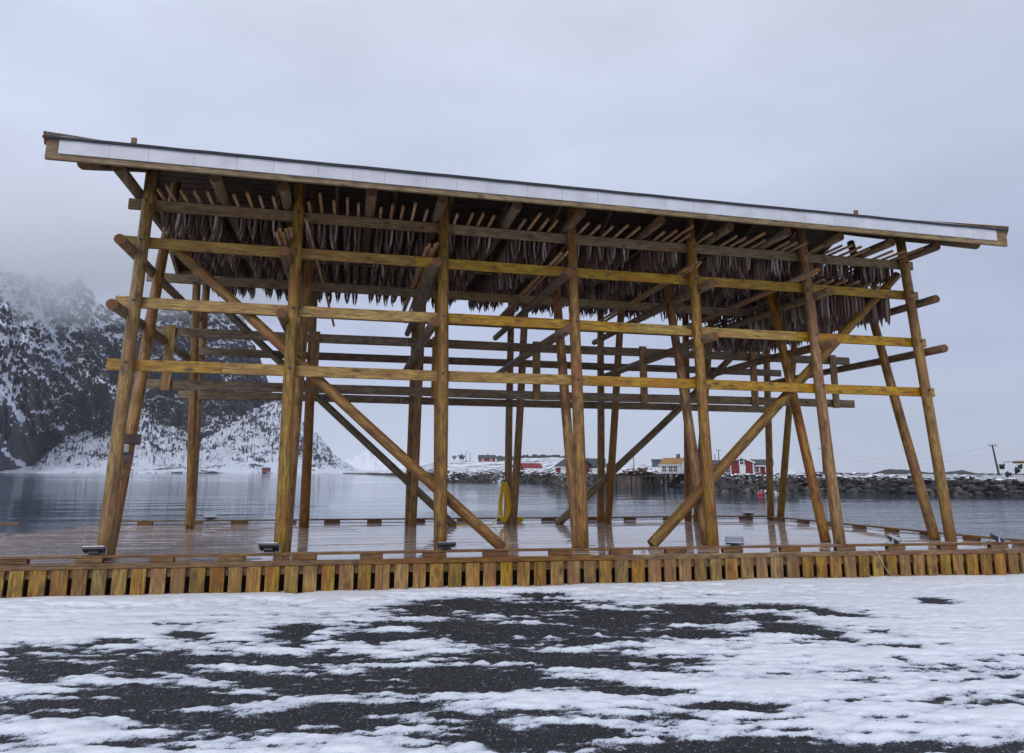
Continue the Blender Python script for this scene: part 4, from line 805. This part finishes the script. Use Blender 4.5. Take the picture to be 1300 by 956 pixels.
# masts, poles and wires
PWOOD = plain('pole_wood', (.05, .045, .045), .8)
def upole(px, yt, yb, d, label, rad=.14, arm=True, lean=0, group=None):
    x, y = polar(px, d); zb, zt = zat(yb, d, px), zat(yt, d, px); r = empty('utility_pole', (x, y, zb), -bearing(px)); tag(r, label, 'utility pole', group)
    b = MB(); b.tube([(0, 0, -.3), (lean, 0, zt-zb)], rad, 8, r1=rad*.7); b.build('pole', PWOOD, r)
    if arm:
        b = MB(); b.bar((lean*.95-.5, 0, (zt-zb)*.96), (lean*.95+.5, 0, (zt-zb)*.96), .07, .08); b.build('crossarm', PWOOD, r); b = MB()
        for q in (-.42, .42): b.tube([(lean*.95+q, 0, (zt-zb)*.96), (lean*.95+q, 0, (zt-zb)*.96+.3)], .05, 6)
        b.build('insulator', GLZ, r)
    return Vector((x+lean*math.cos(bearing(px)), y, zt-.3))
a1 = upole(1269, 571.5, 605, 128, 'tall leaning utility pole on the breakwater at far right', lean=-.45, rad=.15); a2 = upole(1046, 572, 604, 140, 'tall thin utility pole just left of the sixth post', rad=.12)
upole(914, 573, 596, 170, 'utility pole left of the tall red boathouse', rad=.12); upole(592, 572.5, 586, 370, 'thin mast on the hill, left one of two side by side', arm=False); upole(597, 575, 586, 380, 'thin mast on the hill, right one of two side by side', arm=False); upole(777, 577, 592, 180, 'thin mast above the narrow red boathouse', arm=False, rad=.1); upole(805.5, 579, 594, 170, 'thin mast behind the brown heap', arm=False, rad=.1); upole(909, 578, 596, 175, 'short mast left of the utility pole in the village', arm=False, rad=.1)
x3, y3 = polar(1520, 130); a3 = Vector((x3, y3, a1.z)); 
for nm, pa, pb, dz in (('upper wire from the village to the leaning pole', a2, a1, .25), ('lower wire from the village to the leaning pole', a2, a1, -.55), ('wire running right from the leaning pole', a1, a3, .1)):
    b = MB(); b.tube([pa.lerp(pb, t_/14)+Vector((0, 0, dz-2.2*(1-(2*t_/14-1)**2))) for t_ in range(15)], .009, 4); o = b.build('wire', PWOOD); tag(o, nm, 'wire')
x3b, y3b = polar(1590, 130)
# red buoy
x, y = polar(964.5, 96); r = empty('buoy', (x, y, SEA)); tag(r, 'small red buoy floating before the red boathouse', 'buoy'); b = MB()
for i in range(9):
    pass
bm = bmesh.new(); bmesh.ops.create_uvsphere(bm, u_segments=14, v_segments=9, radius=.30); V = [tuple(v.co+Vector((0, 0, .16))) for v in bm.verts]; F = [tuple(v.index for v in f.verts) for f in bm.faces]; bm.free()
mesh('float', V, F, plain('red_buoy', (.6, .03, .05), .4), r, smooth=True); b = MB(); b.tube([(0, 0, .42), (0, 0, .62)], .06, 8); b.build('eye', DARKM, r)
# pole hung with dark net floats at the right edge
x, y = polar(1306, 60); r = empty('hanging_frame', (x, y, zat(605, 60, 1300)-2.5), -bearing(1306)); tag(r, 'end of a wooden boom hung with dark round net bundles at the right edge', 'boom'); s = 60/FPX
b = MB(); b.tube([(-.8, 0, 2.5+15.3*s), (6, 0, 2.5+15.5*s)], .085, 10); b.tube([(6, 0, -1.5), (6, 0, 3.9)], .12, 10); b.build('boom', POST[0], r); b = MB(); b.tube([(-1.35, 0, 2.5+15.6*s), (-.8, 0, 2.5+15.6*s)], .02, 6); b.build('line', DARKM, r)
LUMP = plain('dark_nets', (.045, .035, .04), .8, var=.4, bumpy=.6)
for px, py, q in ((1287, 594, .17), (1290.5, 602, .19), (1297.5, 598, .17), (1301, 594, .15)):
    V = []; 
    for v in rb_: k = q*(1+.28*math.sin(v[0]*5+px)+.2*math.sin(v[2]*7+py)+.15*math.cos(v[1]*6)); V.append(((px-1306)*s*1.1+v[0]*k, v[1]*k, 2.5+(605-py)*s+v[2]*k*1.1))
    mesh('net_bundle', V, [tuple(f) for f in rf_], LUMP, r)
# bare shrubs on the hill crest
for px, hh in ((577, 2.2), (585, 3.0), (588, 2.4)):
    x, y = polar(px, 330); r = empty('bare_shrub', (x, y, zat(585, 330))); tag(r, {577: 'low dark leafless shrub at the left end of the hill', 585: 'tallest dark leafless shrub left of the two masts', 588: 'rounded dark shrub nearest the two masts'}[px], 'shrub'); b = MB()
    for i in range(60):
        a = random.uniform(0, 6.28); q = random.uniform(.3, 1); b.tube([(0, 0, 0), (math.cos(a)*q*.8, math.sin(a)*q*.8, hh*.45*q+.2), (math.cos(a+.3)*q*1.6, math.sin(a+.3)*q*1.6, hh*(1.2-.5*q))], .05, 4, r1=.03)
    b.build('twigs', PWOOD, r)
